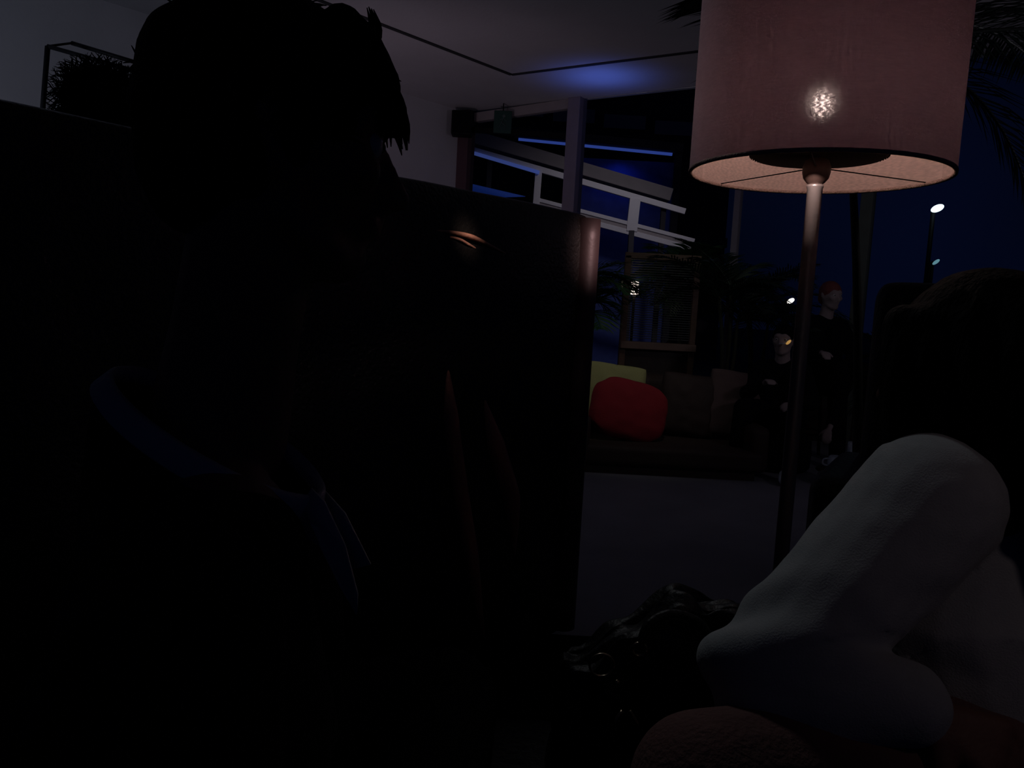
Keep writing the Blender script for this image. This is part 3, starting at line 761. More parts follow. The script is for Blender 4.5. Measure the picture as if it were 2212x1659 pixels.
def hair_curly(T, par, m, s):
    bm = bmesh.new(); rd = random.Random(12)
    def P(x, y, z): return T @ V((x, y, z))
    MH = T.to_3x3().normalized().to_4x4()
    ball(bm, P(0, -0.015, 0.035), (0.120*s, 0.125*s, 0.116*s), MH, 32)
    ball(bm, P(0, -0.05, -0.03), (0.098*s, 0.085*s, 0.085*s), MH, 24)
    h = remesh('hair', bm, 0.008, m, par, 2, lambda co: co+V((noise.noise(co*22), noise.noise(co*22+V((9, 0, 0))), noise.noise(co*22+V((0, 9, 0)))))*0.018)
    PM[h] = PM[par]
    bm = bmesh.new()
    for i in range(520):
        th = rd.uniform(0, 2*PI); z = rd.uniform(-0.5, 1)
        q = math.sqrt(1-z*z); dv = V((q*math.cos(th), q*math.sin(th), z))
        if dv.y > 0.5 and dv.z < 0.4: continue
        p0 = V((dv.x*0.118, dv.y*0.122-0.018, dv.z*0.114+0.034)); a_ = rd.uniform(0, 6)
        o = dv.orthogonal().normalized(); o2 = dv.cross(o)
        pts = [T @ (p0+dv*0.010*k+(o*math.cos(a_+k*1.5)+o2*math.sin(a_+k*1.5))*0.007) for k in range(5)]
        tube(bm, pts, [0.0022, 0.002, 0.002, 0.0015, 0.0006], 4, 8)
    lk = link('curl', bm, m, None); lk.parent = h
def hair_cap(T, par, m, s):
    bm = bmesh.new()
    def P(x, y, z): return T @ V((x, y, z))
    MH = T.to_3x3().normalized().to_4x4()
    ball(bm, P(0, -0.015, 0.032), (0.084*s, 0.102*s, 0.098*s), MH, 24)
    ball(bm, P(0, -0.055, -0.02), (0.074*s, 0.055*s, 0.065*s), MH, 20)
    remesh('hair', bm, 0.010, m, par, 2, lambda co: co+V((noise.noise(co*40), noise.noise(co*40+V((9, 0, 0))), 0))*0.004)

# --- foreground person on the left, in profile
hc = at(598, 316, 0.73)
fw = V((0.93, 0.36, -0.02)).normalized(); rt = fw.cross(V((0, 0, 1))).normalized()
nk = hc-fw*0.045-V((0, 0, 0.262))
pl = V((nk.x-0.06, nk.y+0.02, 0.54))
def L(p, f=0, r=0, u=0): return p+fw*f+rt*r+V((0, 0, u))
J = dict(head=hc, neck=nk, chest=L(nk, -0.02, 0, -0.20), pelvis=pl,
         shR=L(nk, -0.03, 0.17, -0.125), shL=L(nk, -0.02, -0.17, -0.075),
         elR=L(nk, -0.02, 0.21, -0.36), wrR=L(nk, 0.12, 0.05, -0.40), elL=L(nk, -0.02, -0.23, -0.33), wrL=L(nk, 0.10, -0.08, -0.42),
         hipR=L(pl, 0, 0.09, 0.0), hipL=L(pl, 0, -0.09, 0.0), knR=L(pl, 0.36, 0.24, -0.005), knL=L(pl, 0.36, -0.24, -0.005),
         anR=L(pl, 0.30, -0.10, -0.06), anL=L(pl, 0.22, 0.12, -0.06), toeR=L(pl, 0.32, -0.24, -0.085), toeL=L(pl, 0.24, 0.26, -0.085))
t1, T1, J1, top1 = person('person with short messy dark hair in profile, dark top with grey collar, close at left', J, hf=fw, hairfn=hair_short_messy, vox=0.006, topm=DARKFAB, hup=(0, 0, 1))
# shirt collar: a tilted band round the neck and its two hanging points
bm = bmesh.new()
nape = at(255, 800, 0.70); thr = at(690, 1068, 0.70)
cc = (nape+thr)/2; ua = (thr-nape)/2; vb = V((0.16, 0.98, 0)).normalized()
vb = (vb-ua.normalized()*vb.dot(ua.normalized())).normalized()*0.064
pts = []
N = 48
up_ = ua.cross(vb).normalized(); up_ = up_ if up_.z > 0 else -up_
rg = []
for i in range(N):
    a_ = 2*PI*i/N; e = ua*math.cos(a_)+vb*math.sin(a_); e2 = e.normalized()
    p = cc+e
    rg.append([bm.verts.new(p+up_*0.004), bm.verts.new(p+e2*0.004+up_*0.001), bm.verts.new(p+e2*0.011-up_*0.016), bm.verts.new(p+e2*0.006-up_*0.020), bm.verts.new(p-e2*0.003-up_*0.010)])
for i in range(N):
    a_, b_ = rg[i], rg[(i+1) % N]
    for k in range(5): bm.faces.new((a_[k], a_[(k+1) % 5], b_[(k+1) % 5], b_[k]))
bmk = bmesh.new(); rk = []
for i in range(N):
    a_ = 2*PI*i/N; e = ua*math.cos(a_)+vb*math.sin(a_); dn = V((0, 0, -1))
    rk.append([bmk.verts.new(cc+e*0.96-up_*0.012), bmk.verts.new(cc+e*1.06-up_*0.020), bmk.verts.new(cc+e*1.22+dn*0.06), bmk.verts.new(cc+e*1.30+dn*0.14), bmk.verts.new(cc+e*0.9+dn*0.14)])
for i in range(N):
    a_, b_ = rk[i], rk[(i+1) % N]
    for k in range(5): bmk.faces.new((a_[k], a_[(k+1) % 5], b_[(k+1) % 5], b_[k]))
jc = link('jacket_collar', bmk, DARKFAB, None, True); jc.parent = top1
def leaf(pts, th):
    q = [V(p) for p in pts]; fr_ = [bm.verts.new(p) for p in q]; bk = [bm.verts.new(p+V((0, th, 0))) for p in q]
    bm.faces.new(fr_); bm.faces.new(bk[::-1])
    for i in range(len(q)): bm.faces.new((fr_[i], bk[i], bk[(i+1) % len(q)], fr_[(i+1) % len(q)]))
leaf([at(672, 1056, 0.680), at(700, 1085, 0.675), at(745, 1180, 0.655), at(772, 1285, 0.645), at(770, 1330, 0.645), at(735, 1270, 0.645), at(690, 1180, 0.655), at(640, 1150, 0.665), at(650, 1090, 0.675)], 0.004)
leaf([at(700, 1060, 0.755), at(745, 1110, 0.755), at(800, 1220, 0.755), at(760, 1230, 0.755), at(715, 1150, 0.755)], 0.004)
col = link('shirt_collar', bm, SHIRT, None, True); col.parent = top1; col['label'] = 'thin grey shirt collar edge'

# --- person in the grey sweatshirt on the right, profile to the left, long black hair
shN = at(2003, 1088, 0.98)          # near shoulder
elN = at(1652, 1462, 0.90); wrN = at(1985, 1530, 0.84)
nk = at(2130, 985, 1.10); hc = at(2105, 800, 1.06)
fw2 = V((-0.78, 0.62, -0.10)).normalized()
pl = V((0.70, 1.08, 0.53))
J = dict(head=hc, neck=nk, chest=nk+V((0.01, 0.02, -0.20)), pelvis=pl, shL=shN, shR=nk+V((0.07, 0.15, -0.07)),
         elL=elN, wrL=wrN, hdL=V((0.8, -0.25, -0.35)), hnL=V((0, -0.8, 0.6)), elR=V((0.64, 1.24, 0.74)), wrR=V((0.48, 1.06, 0.58)), hdR=V((-0.5, -0.7, -0.3)), hnR=V((0, 0.2, 1)),
         hipL=pl+V((-0.02, -0.10, 0)), hipR=pl+V((-0.02, 0.10, 0)), knL=at(1520, 1705, 0.80), knR=V((0.42, 1.24, 0.55)),
         anL=V((0.50, 0.88, 0.475)), anR=V((0.86, 1.22, 0.475)), toeL=V((0.62, 0.94, 0.465)), toeR=V((0.98, 1.24, 0.465)))
t2, T2, J2, top2 = person('person in a pale grey sweatshirt with long black hair, seated at right, arm bent', J, hf=fw2, hairfn=hair_long, vox=0.006,
       topm=GREYKNIT, legm=MAROON, topnoise=0.007, top_name='sweatshirt', loose=0.027)

# --- curly-haired person standing beyond the high sofa
hc = at(226, 246, 2.75)
f3 = V((0.5, 0.86, 0)); r3 = V((0.86, -0.5, 0))
def Q(f=0, r=0, z=0): return V((hc.x, hc.y, 0))+f3*f+r3*r+V((0, 0, z))
hz = hc.z; sc = hz/1.62
J = dict(head=hc, neck=Q(-0.02, 0, hz-0.20), chest=Q(-0.02, 0, hz-0.40), pelvis=Q(-0.02, 0, 0.98*sc), shR=Q(-0.02, 0.18, hz-0.26), shL=Q(-0.02, -0.18, hz-0.26),
         elR=Q(-0.04, 0.25, hz-0.54), elL=Q(-0.04, -0.25, hz-0.54), wrR=Q(0.10, 0.25, hz-0.78), wrL=Q(0.10, -0.25, hz-0.78), hipR=Q(-0.02, 0.09, 0.94*sc), hipL=Q(-0.02, -0.09, 0.94*sc),
         knR=Q(0, 0.10, 0.52*sc), knL=Q(0, -0.10, 0.52*sc), anR=Q(-0.03, 0.11, 0.09), anL=Q(-0.03, -0.11, 0.09), toeR=Q(0.12, 0.13, 0.04), toeL=Q(0.12, -0.13, 0.04))
person('standing person with round dark curly hair seen above the sofa at left', J, hf=f3, hairfn=hair_curly, vox=0.011)

# --- two people sitting far back by the lamp pole
def sitter(px, py, Y, seat, f, label, hairm, skin, spread=0.11, hl=None, hr=None, shoes=SHOE, toes=None):
    hc = at(px, py, Y); f = V(f).normalized(); r = f.cross(V((0, 0, 1))).normalized()
    def q(ff, rr, z): return V((hc.x, hc.y, z))+f*ff+r*rr
    pz = seat+0.11; hz = hc.z
    s = min(1.0, (hz-pz)/0.66)
    J = dict(head=hc, neck=q(-0.04, 0, hz-0.20*s), chest=q(-0.07, 0, hz-0.40*s), pelvis=q(-0.10, 0, pz), shR=q(-0.05, 0.17*s, hz-0.265*s), shL=q(-0.05, -0.17*s, hz-0.265*s),
             elR=q(0.04, 0.24, hz-0.50*s), elL=q(0.04, -0.24, hz-0.50*s), wrR=hr or q(0.25, 0.16, hz-0.50*s), wrL=hl or q(0.25, -0.16, hz-0.50*s),
             hipR=q(-0.10, 0.09, pz), hipL=q(-0.10, -0.09, pz), knR=q(0.30, spread+0.05, max(pz+0.02, 0.46)), knL=q(0.30, -spread-0.05, max(pz+0.02, 0.46)),
             anR=q(0.38, spread+0.06, 0.10), anL=q(0.38, -spread-0.06, 0.10), toeR=q(0.52, spread+0.08, 0.045), toeL=q(0.52, -spread-0.08, 0.045))
    r_ = person(label, J, hf=f, hairfn=hair_cap, hairm=hairm, vox=0.011, s=0.92, skin=skin, shoem=shoes)
    return J
hA = at(1650, 828, 5.50); 
JA = sitter(1692, 735, 5.72, 0.28, (-0.5, -0.86, 0), 'person in black with pale shoes sitting low left of the lamp pole', HAIR, SKIN2, hr=hA)
hB = at(1774, 762, 5.75); hB2 = at(1792, 925, 5.7)
JB = sitter(1795, 640, 6.25, 0.60, (0.30, -0.95, 0), 'reddish-haired person in black sitting higher, just right of the lamp pole', HAIRRED, SKIN2, hr=hB, hl=hB2, spread=0.06)
def pouf(p, r, h, label, name, m):
    bm = bmesh.new()
    if h < 0.5:
        t = thing(name, label, 'seat', (p.x, p.y, 0))
        lathe(bm, [(r*0.85, 0.0), (r*0.98, 0.03), (r, h*0.5), (r*0.98, h-0.04), (r*0.85, h-0.005), (0.02, h)], (p.x, p.y, 0), 36); link('cushion', bm, m, t)
        bm = bmesh.new(); lathe(bm, [(r*0.99, h*0.5-0.006), (r*1.015, h*0.5), (r*0.99, h*0.5+0.006)], (p.x, p.y, 0), 36, close=True); link('piping', bm, DARKFAB, t)
    else:
        t = thing(name, label, 'stool', (p.x, p.y, 0))
        lathe(bm, [(r*0.9, h-0.08), (r, h-0.06), (r, h-0.02), (r*0.9, h), (0.02, h+0.004)], (p.x, p.y, 0), 36); link('seat', bm, m, t)
        for k in range(4):
            a_ = PI/4+k*PI/2; bm = bmesh.new(); e = V((math.cos(a_), math.sin(a_), 0))
            tube(bm, [V((p.x, p.y, h-0.07))+e*r*0.7, V((p.x, p.y, 0))+e*r*1.1], 0.013, 10); link('leg', bm, BLACKM, t)
        bm = bmesh.new(); lathe(bm, [(r*0.95, 0.2), (r*0.99, 0.208), (r*0.95, 0.216), (r*0.91, 0.208)], (p.x, p.y, 0), 36, close=True); link('foot_ring', bm, BLACKM, t)
pouf(JA['pelvis'], 0.24, 0.27, 'low round dark pouf under the person left of the lamp pole', 'pouf', DARKFAB)
pouf(JB['pelvis'], 0.18, 0.59, 'dark stool under the reddish-haired person beside the lamp pole', 'stool', DARKFAB)
# ember near the seated person's face
c0 = at(1701, 741, 5.57)
bm = bmesh.new(); tube(bm, [c0+V((-0.05, 0.02, -0.01)), c0], 0.004, 8)
t = thing('cigarette', 'cigarette with orange ember at the mouth of the person left of the pole', 'cigarette', c0+V((-0.05, 0.02, -0.01)))
link('paper_roll', bm, SHOE, t)
bm = bmesh.new(); ball(bm, c0+V((0.006, -0.004, 0.006)), (0.022, 0.012, 0.010), Matrix.Rotation(-0.8, 4, 'Y')); link('ember', bm, EMBER, t)

# drinks glass on a small table beside the stool
tb = at(1818, 1000, 5.3); 
t = thing('side_table', 'low dark round side table right of the lamp pole', 'table', (tb.x+0.02, tb.y, 0))
bm = bmesh.new(); lathe(bm, [(0.001, 0.09), (0.17, 0.09), (0.18, 0.10), (0.17, 0.115), (0.001, 0.115)], (tb.x+0.02, tb.y, 0), 40); link('table_top', bm, DARKWOOD, t)
for k in range(3):
    a_ = k*2*PI/3; bm = bmesh.new(); tube(bm, [(tb.x+0.02+0.1*math.cos(a_), tb.y+0.1*math.sin(a_), 0.092), (tb.x+0.02+0.14*math.cos(a_), tb.y+0.14*math.sin(a_), 0)], 0.012, 10); link('leg', bm, DARKWOOD, t)
gm = mat('clear_glass', (0.75, 0.85, 0.95), 0.08, spec=1.0, coat=0.5, var=0.0); 
gb = gm.node_tree.nodes['Principled BSDF']; gb.inputs['Alpha'].default_value = 0.30
t = thing('drinking_glass', 'tall clear drinking glass on the low side table', 'glass', (tb.x+0.02, tb.y, 0.115))
bm = bmesh.new(); lathe(bm, [(0.030, 0.116), (0.034, 0.12), (0.041, 0.30), (0.038, 0.30), (0.031, 0.125), (0.001, 0.122)], (tb.x+0.07, tb.y, 0), 32); link('tumbler', bm, gm, t)
t = thing('glass_jug', 'squat clear glass mug beside the tall glass', 'glass', (tb.x-0.06, tb.y, 0.115))
bm = bmesh.new(); lathe(bm, [(0.045, 0.116), (0.058, 0.14), (0.060, 0.17), (0.052, 0.205), (0.049, 0.205), (0.056, 0.17), (0.050, 0.13), (0.001, 0.122)], (tb.x-0.045, tb.y-0.03, 0), 32); link('vessel', bm, gm, t)
bm = bmesh.new(); tube(bm, [(tb.x-0.10, tb.y-0.03, 0.19), (tb.x-0.135, tb.y-0.03, 0.18), (tb.x-0.135, tb.y-0.03, 0.15), (tb.x-0.102, tb.y-0.03, 0.14)], 0.006, 8, 12); link('handle', bm, gm, t)

# ------------------------------------------------------------------ far sofa with cushions
YF = 5.25
a0 = at(1225, 1035, YF); b0 = at(1640, 1013, YF+0.12)
x0 = a0.x; x1 = b0.x
t = thing('lounge_sofa', 'low dark brown sofa with cushions across the grey floor', 'sofa', ((x0+x1)/2, YF+0.45, 0))
pad('seat', x0, x1, YF, YF+0.85, 0.06, 0.20, SOFAB, t, M=I4, rad=0.04, puff=0.0)
pad('backrest', x0, x1, YF+0.72, YF+0.95, 0.16, 0.62, SOFAB, t, M=I4, rad=0.05, puff=0.02)
pad('armrest', x0-0.04, x0+0.14, YF, YF+0.9, 0.05, 0.38, SOFAB, t, M=I4, rad=0.04, puff=0.01)
pad('armrest', x1-0.10, x1+0.04, YF+0.05, YF+0.9, 0.05, 0.36, SOFAB, t, M=I4, rad=0.04, puff=0.01)
bm = bmesh.new(); box(bm, ((x0+x1)/2, YF+0.45, 0.03), (x1-x0-0.1, 0.8, 0.06)); link('plinth', bm, DARKWOOD, t, False)
def cushion(c, wd, hd, th, rx, ry, rz, m, label, name='cushion', rnd=0.06):
    bm = bmesh.new(); bmesh.ops.create_grid(bm, x_segments=26, y_segments=26, size=1)
    top = list(bm.verts)
    M = Matrix.Translation(V(c)) @ Euler((rx, ry, rz)).to_matrix().to_4x4()
    def sh(x, y, sgn):
        k = ((1-x*x)*(1-y*y)); k = max(k, 0)**0.42
        pin = 1-0.07*((abs(x)*(1-abs(y)))+(abs(y)*(1-abs(x))))*0
        e = 0.10*(1-abs(x*y))
        px = x*wd/2*(1-0.06*(1-y*y)*0); 
        cr_ = 1-rnd*(x*x*y*y)**1.5
        X = x*wd/2*cr_*(1-0.04*(1-abs(y))*abs(x)**3); Y = y*hd/2*cr_*(1-0.04*(1-abs(x))*abs(y)**3)
        return M @ V((X, sgn*th/2*k+noise.noise(V((x*3, y*3, sgn)))*0.008, Y))
    co = {v: (v.co.x, v.co.y) for v in top}
    fs = [[co[v] for v in f.verts] for f in bm.faces]
    bm.clear(); 
    for sg in (-1, 1):
        vm = {}
        for f in fs:
            vs = []
            for x, y in f:
                k = (round(x, 4), round(y, 4))
                if k not in vm: vm[k] = bm.verts.new(sh(x, y, sg))
                vs.append(vm[k])
            bm.faces.new(vs if sg > 0 else vs[::-1])
    bmesh.ops.remove_doubles(bm, verts=bm.verts, dist=0.0005)
    o = link(name, bm, m, None)
    tag(o, label, 'cushion'); return o
p = at(1325, 835, YF+0.60); cushion((p.x, p.y, 0.455), 0.48, 0.50, 0.12, -0.20, 0.10, 0.1, YELLOW, 'pale yellow square cushion leaning behind the red one on the sofa')
p = at(1356, 918, YF+0.27); cushion((p.x, p.y, 0.405), 0.58, 0.44, 0.20, -0.25, 0.20, 0.15, RED, 'plump dark red cushion on the left of the low sofa', rnd=0.33)
p = at(1486, 870, YF+0.54); cushion((p.x, p.y, 0.435), 0.42, 0.46, 0.13, -0.22, 0.08, -0.1, SOFAB, 'very dark brown cushion in the middle of the low sofa')
p = at(1592, 865, YF+0.54); cushion((p.x, p.y, 0.455), 0.44, 0.50, 0.14, -0.22, 0.10, 0.05, BROWNC, 'dull mauve brown cushion on the right of the low sofa')

# ------------------------------------------------------------------ slatted screen with lantern behind
YL = 6.75
c0 = at(1425, 660, YL)
t = thing('slatted_screen', 'wood framed slatted screen standing behind the low sofa', 'screen', (c0.x, c0.y, 0))
xl = at(1350, 660, YL).x; xr = at(1500, 660, YL).x; zt = at(1425, 555, YL).z; zl = at(1425, 748, YL).z
bm = bmesh.new()
for k in range(34):
    z = zl+0.06+(zt-zl-0.09)*k/33
    box(bm, (0, 0, 0), (xr-xl-0.02, 0.030, 0.004), Matrix.Translation((c0.x, YL, z)) @ Matrix.Rotation(-0.12, 4, 'X'))
link('slats', bm, mat('slat_grey', (0.12, 0.12, 0.12), 0.7, var=0.2), t, False)
for x in (xl, xr):
    bm = bmesh.new(); box(bm, (x, YL, zt/2), (0.05, 0.05, zt)); link('stile', bm, WOOD, t, False, bevel=0.004)
bm = bmesh.new(); box(bm, (c0.x, YL, zt), (xr-xl+0.05, 0.05, 0.05)); link('top_rail', bm, WOOD, t, False, bevel=0.004)
bm = bmesh.new(); box(bm, (c0.x, YL-0.02, zl), (xr-xl+0.05, 0.12, 0.06)); link('sill_rail', bm, mat('sill_wood', (0.24, 0.15, 0.11), 0.6, var=0.2), t, False, bevel=0.006)
bm = bmesh.new(); box(bm, (c0.x, YL+0.01, zl/2), (xr-xl, 0.02, zl-0.04)); link('lower_panel', bm, DARKWOOD, t, False)
c1 = at(1371, 623, YL+0.35)
t = thing('lantern', 'small glowing lantern shining through the slatted screen', 'lantern', (c1.x, c1.y, 0))
bm = bmesh.new(); lathe(bm, [(0.028, c1.z-0.062), (0.034, c1.z-0.045), (0.034, c1.z+0.05), (0.028, c1.z+0.062)], (c1.x, c1.y, 0), 20); link('glowing_shade', bm, LANTERN, t)
bm = bmesh.new(); tube(bm, [(c1.x, c1.y, 0.02), (c1.x, c1.y, c1.z-0.06)], 0.012, 10); lathe(bm, [(0.09, 0), (0.09, 0.015), (0.02, 0.03)], (c1.x, c1.y, 0), 20); link('stand', bm, BLACKM, t)
c2 = at(1352, 617, YL+0.75)
t = thing('lantern', 'faint lantern at the left edge of the slatted screen', 'lantern', (c2.x-0.02, c2.y, 0))
c2.x -= 0.02
bm = bmesh.new(); lathe(bm, [(0.020, c2.z-0.05), (0.024, c2.z-0.04), (0.024, c2.z+0.04), (0.02, c2.z+0.05)], (c2.x, c2.y, 0), 16); link('glowing_shade', bm, LANTERN2, t)
bm = bmesh.new(); tube(bm, [(c2.x, c2.y, 0.02), (c2.x, c2.y, c2.z-0.05)], 0.010, 10); lathe(bm, [(0.08, 0), (0.08, 0.015), (0.02, 0.03)], (c2.x, c2.y, 0), 20); link('stand', bm, BLACKM, t)

# ------------------------------------------------------------------ palms
def frond(bmL, bmS, p0, d, L, droop, nl=34, ll=0.30, wd=0.014, rseed=0, leafdroop=0.3, up=V((0, 0, 1)), v=0.8):
    rd = random.Random(rseed); d = V(d).normalized(); pts = []; p = V(p0); dd = d.copy(); n = 16
    for i in range(n+1):
        pts.append(p.copy()); dd = (dd+V((0, 0, -droop/n))).normalized(); p = p+dd*L/n
    tube(bmS, pts, [0.009*(1-0.8*i/n)+0.001 for i in range(n+1)], 6)
    for i in range(nl):
        u = 0.12+0.88*i/nl; k = u*n; j = min(int(k), n-1); q = pts[j].lerp(pts[j+1], k-j); tg = (pts[j+1]-pts[j]).normalized()
        sd = tg.cross(up); sd = sd.normalized() if sd.length > 0.01 else V((1, 0, 0)); nu = sd.cross(tg)
        ln = ll*(math.sin(PI*min(1, u*0.9+0.12))**0.6)*rd.uniform(0.85, 1.1)
        for s_ in (-1, 1):
            e = (sd*s_*v+tg*0.75+nu*rd.uniform(-.05, .2)).normalized()
            q1 = q+e*ln*0.5; q2 = q1+(e+V((0, 0, -leafdroop))).normalized()*ln*0.5
            w_ = nu.cross(e).normalized()*wd*0.5+nu*0.002
            th = nu*0.0012
            a1, a2 = bmL.verts.new(q-w_*0.4), bmL.verts.new(q+w_*0.4); b1, b2 = bmL.verts.new(q1-w_), bmL.verts.new(q1+w_); m1 = bmL.verts.new(q1-th*3); m0 = bmL.verts.new(q-th)
            c_ = bmL.verts.new(q2)
            bmL.faces.new((a1, m0, m1, b1)); bmL.faces.new((m0, a2, b2, m1)); bmL.faces.new((b1, m1, c_)); bmL.faces.new((m1, b2, c_))
def palm(name, label, base, stems, potr, poth, m, group=None):
    """stems: list of (top point, [fronds (dir, L, droop, nl, ll)])"""
    base = V(base); t = thing(name, label, 'plant', base, group)
    bm = bmesh.new(); lathe(bm, [(potr*0.72, 0), (potr*0.75, 0.01), (potr, poth*0.95), (potr*1.04, poth*0.96), (potr*1.04, poth), (potr*0.9, poth), (potr*0.88, poth-0.05)], base, 32); pt = link('pot', bm, POTM, t)
    bm = bmesh.new(); lathe(bm, [(0.01, poth-0.04), (potr*0.89, poth-0.045), (potr*0.87, poth-0.07), (0.01, poth-0.07)], base, 24); link('soil', bm, SOIL, t)
    k = 0
    for top, fr in stems:
        top = V(top); bm = bmesh.new(); b = base+V(((top.x-base.x)*0.2, (top.y-base.y)*0.2, poth-0.06))
        tube(bm, [b, b.lerp(top, 0.5)+V((0.02, 0, 0)), top], [0.020, 0.016, 0.012], 10, 14); link('stem', bm, STEM, t)
        for d, L_, dr, nl, ll in fr:
            bmL = bmesh.new(); bmS = bmesh.new(); frond(bmL, bmS, top, d, L_, dr, nl, ll, rseed=k*7+3); k += 1
            me = bpy.data.meshes.new('s'); bmS.to_mesh(me); bmS.free(); bmL.from_mesh(me); bpy.data.meshes.remove(me)
            link('frond', bmL, m, t, False)
# areca palm behind the low sofa
rd = random.Random(21)
def areca(px, Y, top, n, L_, label, seedv, m=LEAF):
    rd = random.Random(seedv); b = at(px, 700, Y); st = []
    for k in range(4):
        a_ = rd.uniform(0, 6.28); tp = V((b.x+0.10*math.cos(a_), b.y+0.10*math.sin(a_), top*rd.uniform(0.75, 1.0))); fr = []
        for q in range(n):
            a2 = rd.uniform(0, 6.28); el = rd.uniform(0.25, 1.1)
            fr.append((V((math.cos(a2)*math.cos(el), math.sin(a2)*math.cos(el), math.sin(el))), L_*rd.uniform(0.7, 1.1), rd.uniform(0.9, 1.8), 26, 0.26))
        st.append((tp, fr))
    palm('areca_palm', label, (b.x, b.y, 0), st, 0.20, 0.42, m)
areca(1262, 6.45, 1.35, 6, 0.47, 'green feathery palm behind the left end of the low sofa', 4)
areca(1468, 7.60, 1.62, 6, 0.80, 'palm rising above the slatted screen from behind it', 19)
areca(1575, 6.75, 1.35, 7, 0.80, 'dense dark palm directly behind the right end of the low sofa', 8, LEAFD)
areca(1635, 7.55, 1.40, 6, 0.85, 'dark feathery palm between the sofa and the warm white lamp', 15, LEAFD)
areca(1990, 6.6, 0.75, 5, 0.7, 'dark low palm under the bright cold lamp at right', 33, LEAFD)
# tall palm behind the floor lamp
b = V((at(1935, 500, 3.3).x, 3.3, 0)); tp = V((at(1812, 500, 3.1).x-0.03, 3.1, 2.05))
def D(px, py, Y=3.1): return at(px, py, Y)-tp
fr = [(V((-0.80, -0.15, 0.80)), 0.66, 1.1, 90, 0.42), (V((-0.35, -0.3, 0.9)), 0.8, 1.3, 44, 0.32), (V((0.95, -0.1, 0.45)), 1.15, 0.75, 80, 0.46), (V((0.7, 0.3, 0.7)), 1.2, 1.3, 64, 0.44),
      (V((0.62, -0.15, 0.25)), 0.95, 2.3, 60, 0.30), (V((-0.2, 0.8, 0.8)), 1.0, 1.5, 34, 0.36)]
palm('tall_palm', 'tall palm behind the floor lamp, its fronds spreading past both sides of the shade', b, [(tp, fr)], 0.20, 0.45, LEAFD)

# ------------------------------------------------------------------ dark armchair behind the right-hand person
c0 = V((1.35, 2.35, 0)); 
t = thing('armchair', 'dark high-backed armchair behind the person in grey', 'armchair', (c0.x, c0.y, 0))
MA = Matrix.Translation(c0) @ Matrix.Rotation(-0.52, 4, 'Z')
pad('backrest', -0.31, 0.36, 0.18, 0.34, 0.20, 1.235, LEATHER2, t, M=MA, rad=0.05)
pad('seat', -0.28, 0.33, -0.34, 0.22, 0.22, 0.46, LEATHER2, t, M=MA, rad=0.05)
pad('armrest', -0.38, -0.24, -0.34, 0.26, 0.10, 0.66, LEATHER2, t, M=MA, rad=0.04)
pad('armrest', 0.29, 0.43, -0.34, 0.26, 0.10, 0.66, LEATHER2, t, M=MA, rad=0.04)
for x in (-0.31, 0.36):
    for y in (-0.28, 0.22):
        bm = bmesh.new(); p = MA @ V((x, y, 0)); lathe(bm, [(0.018, 0), (0.022, 0.004), (0.026, 0.12), (0.02, 0.14)], p, 14); link('leg', bm, DARKWOOD, t)

# ------------------------------------------------------------------ black metal canopy frame at far left
def bar(name, pts, Y, r, par):
    bm = bmesh.new(); tube(bm, [at(*p, Y) for p in pts], r, 8); return link(name, bm, BLACKM, par)
YC = 4.2
pA = at(92, 240, YC); pB = at(103, 100, YC); pC = at(290, 153, YC); pD = at(155, 93, YC+0.15); pE = at(330, 146, YC+0.15)
t = thing('metal_frame', 'thin black metal frame standing against the pale wall, top left', 'frame', (pA.x, pA.y, 0))
bm = bmesh.new(); tube(bm, [(pA.x-0.02, YC, 0), pA, pB], 0.013, 10); link('upright', bm, BLACKM, t)
bm = bmesh.new(); tube(bm, [pB, pC], 0.011, 10); link('front_rail', bm, BLACKM, t)
bm = bmesh.new(); tube(bm, [pD, pE], 0.011, 10); link('rear_rail', bm, BLACKM, t)
bm = bmesh.new(); tube(bm, [pB, pD], 0.006, 10); link('cross_bar', bm, BLACKM, t)
bm = bmesh.new(); tube(bm, [pC, (pC.x, pC.y, 0)], 0.011, 10); tube(bm, [pE, pC], 0.006, 8); link('upright', bm, BLACKM, t)

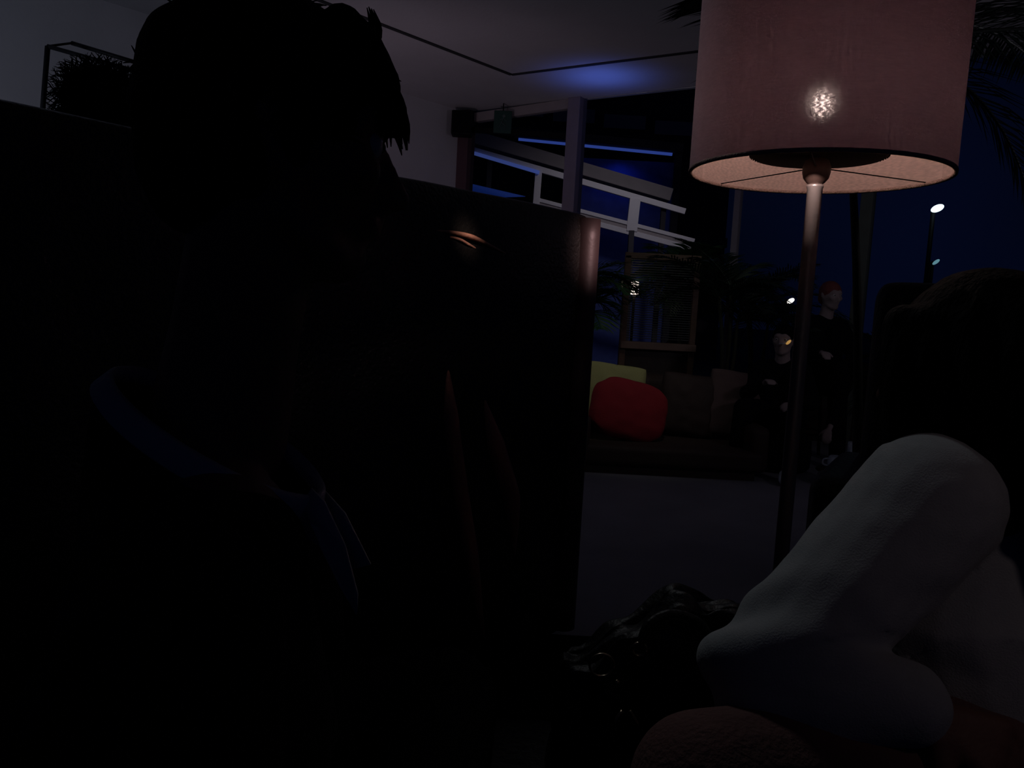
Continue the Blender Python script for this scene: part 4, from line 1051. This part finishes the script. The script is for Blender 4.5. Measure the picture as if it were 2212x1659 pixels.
# ------------------------------------------------------------------ handbag on the daybed
bc = V((at(1415, 1400, 1.12).x, 1.12, 0.415))
t = thing('handbag', 'slouchy black handbag with metal eyelets between the two people', 'bag', bc)
bm = bmesh.new(); bmesh.ops.create_cube(bm, size=1); bmesh.ops.subdivide_edges(bm, edges=bm.edges[:], cuts=20, use_grid_fill=True)
for v in bm.verts:
    p = v.co*2; k = (p.z+1)/2
    q = V((p.x*0.150*(1-0.10*k), p.y*0.07*(1-0.45*k), 0))
    l_ = max(abs(p.x), abs(p.y)); rr = math.hypot(p.x, p.y)
    if rr > 0: f_ = (l_/rr)**0.45; q.x *= f_; q.y *= f_
    top = 0.245+0.025*math.sin(p.x*2.6+0.6)-0.045*(p.x < 0)*abs(p.x)+0.010*math.sin(p.x*9)
    q.z = 0.005+k*top
    q += V((noise.noise(v.co*5), noise.noise(v.co*5+V((5, 0, 0))), noise.noise(v.co*6)))*0.012*(0.3+k) if k > 0.02 else V((0, 0, 0))
    v.co = bc+q
link('bag_body', bm, LEATHER2, t, True, sub=1)
def eyelet(px, py, r, Y, rr=0.0022):
    c = at(px, py, Y); bm = bmesh.new(); n_ = 28
    pts = [c+V((r*math.cos(2*PI*i/n_), -0.1*r*math.sin(2*PI*i/n_), r*math.sin(2*PI*i/n_))) for i in range(n_+1)]
    tube(bm, pts, rr, 8); return link('eyelet', bm, BRASS, t)
eyelet(1381, 1403, 0.0095, 1.045); eyelet(1300, 1437, 0.0165, 1.045, 0.0018)
bm = bmesh.new(); ball(bm, at(1333, 1476, 1.043), (0.004, 0.003, 0.005)); link('stud', bm, BRASS, t)
bm = bmesh.new(); ball(bm, at(1560, 1336, 1.09), (0.011, 0.004, 0.005), Matrix.Rotation(-0.6, 4, 'Y')); link('stud', bm, BRASS, t)
bm = bmesh.new(); tube(bm, [at(1345, 1535, 1.04), at(1330, 1560, 1.035), at(1335, 1590, 1.035)], 0.003, 8, 8); tube(bm, [at(1360, 1535, 1.04), at(1374, 1560, 1.035), at(1378, 1572, 1.035)], 0.003, 8, 8); link('buckle', bm, BRASS, t)
bm = bmesh.new()
tube(bm, [at(1381, 1403, 1.045), at(1400, 1350, 1.05), at(1450, 1325, 1.06), at(1510, 1345, 1.06), at(1545, 1400, 1.05)], 0.006, 10, 24); link('handle', bm, LEATHER2, t)
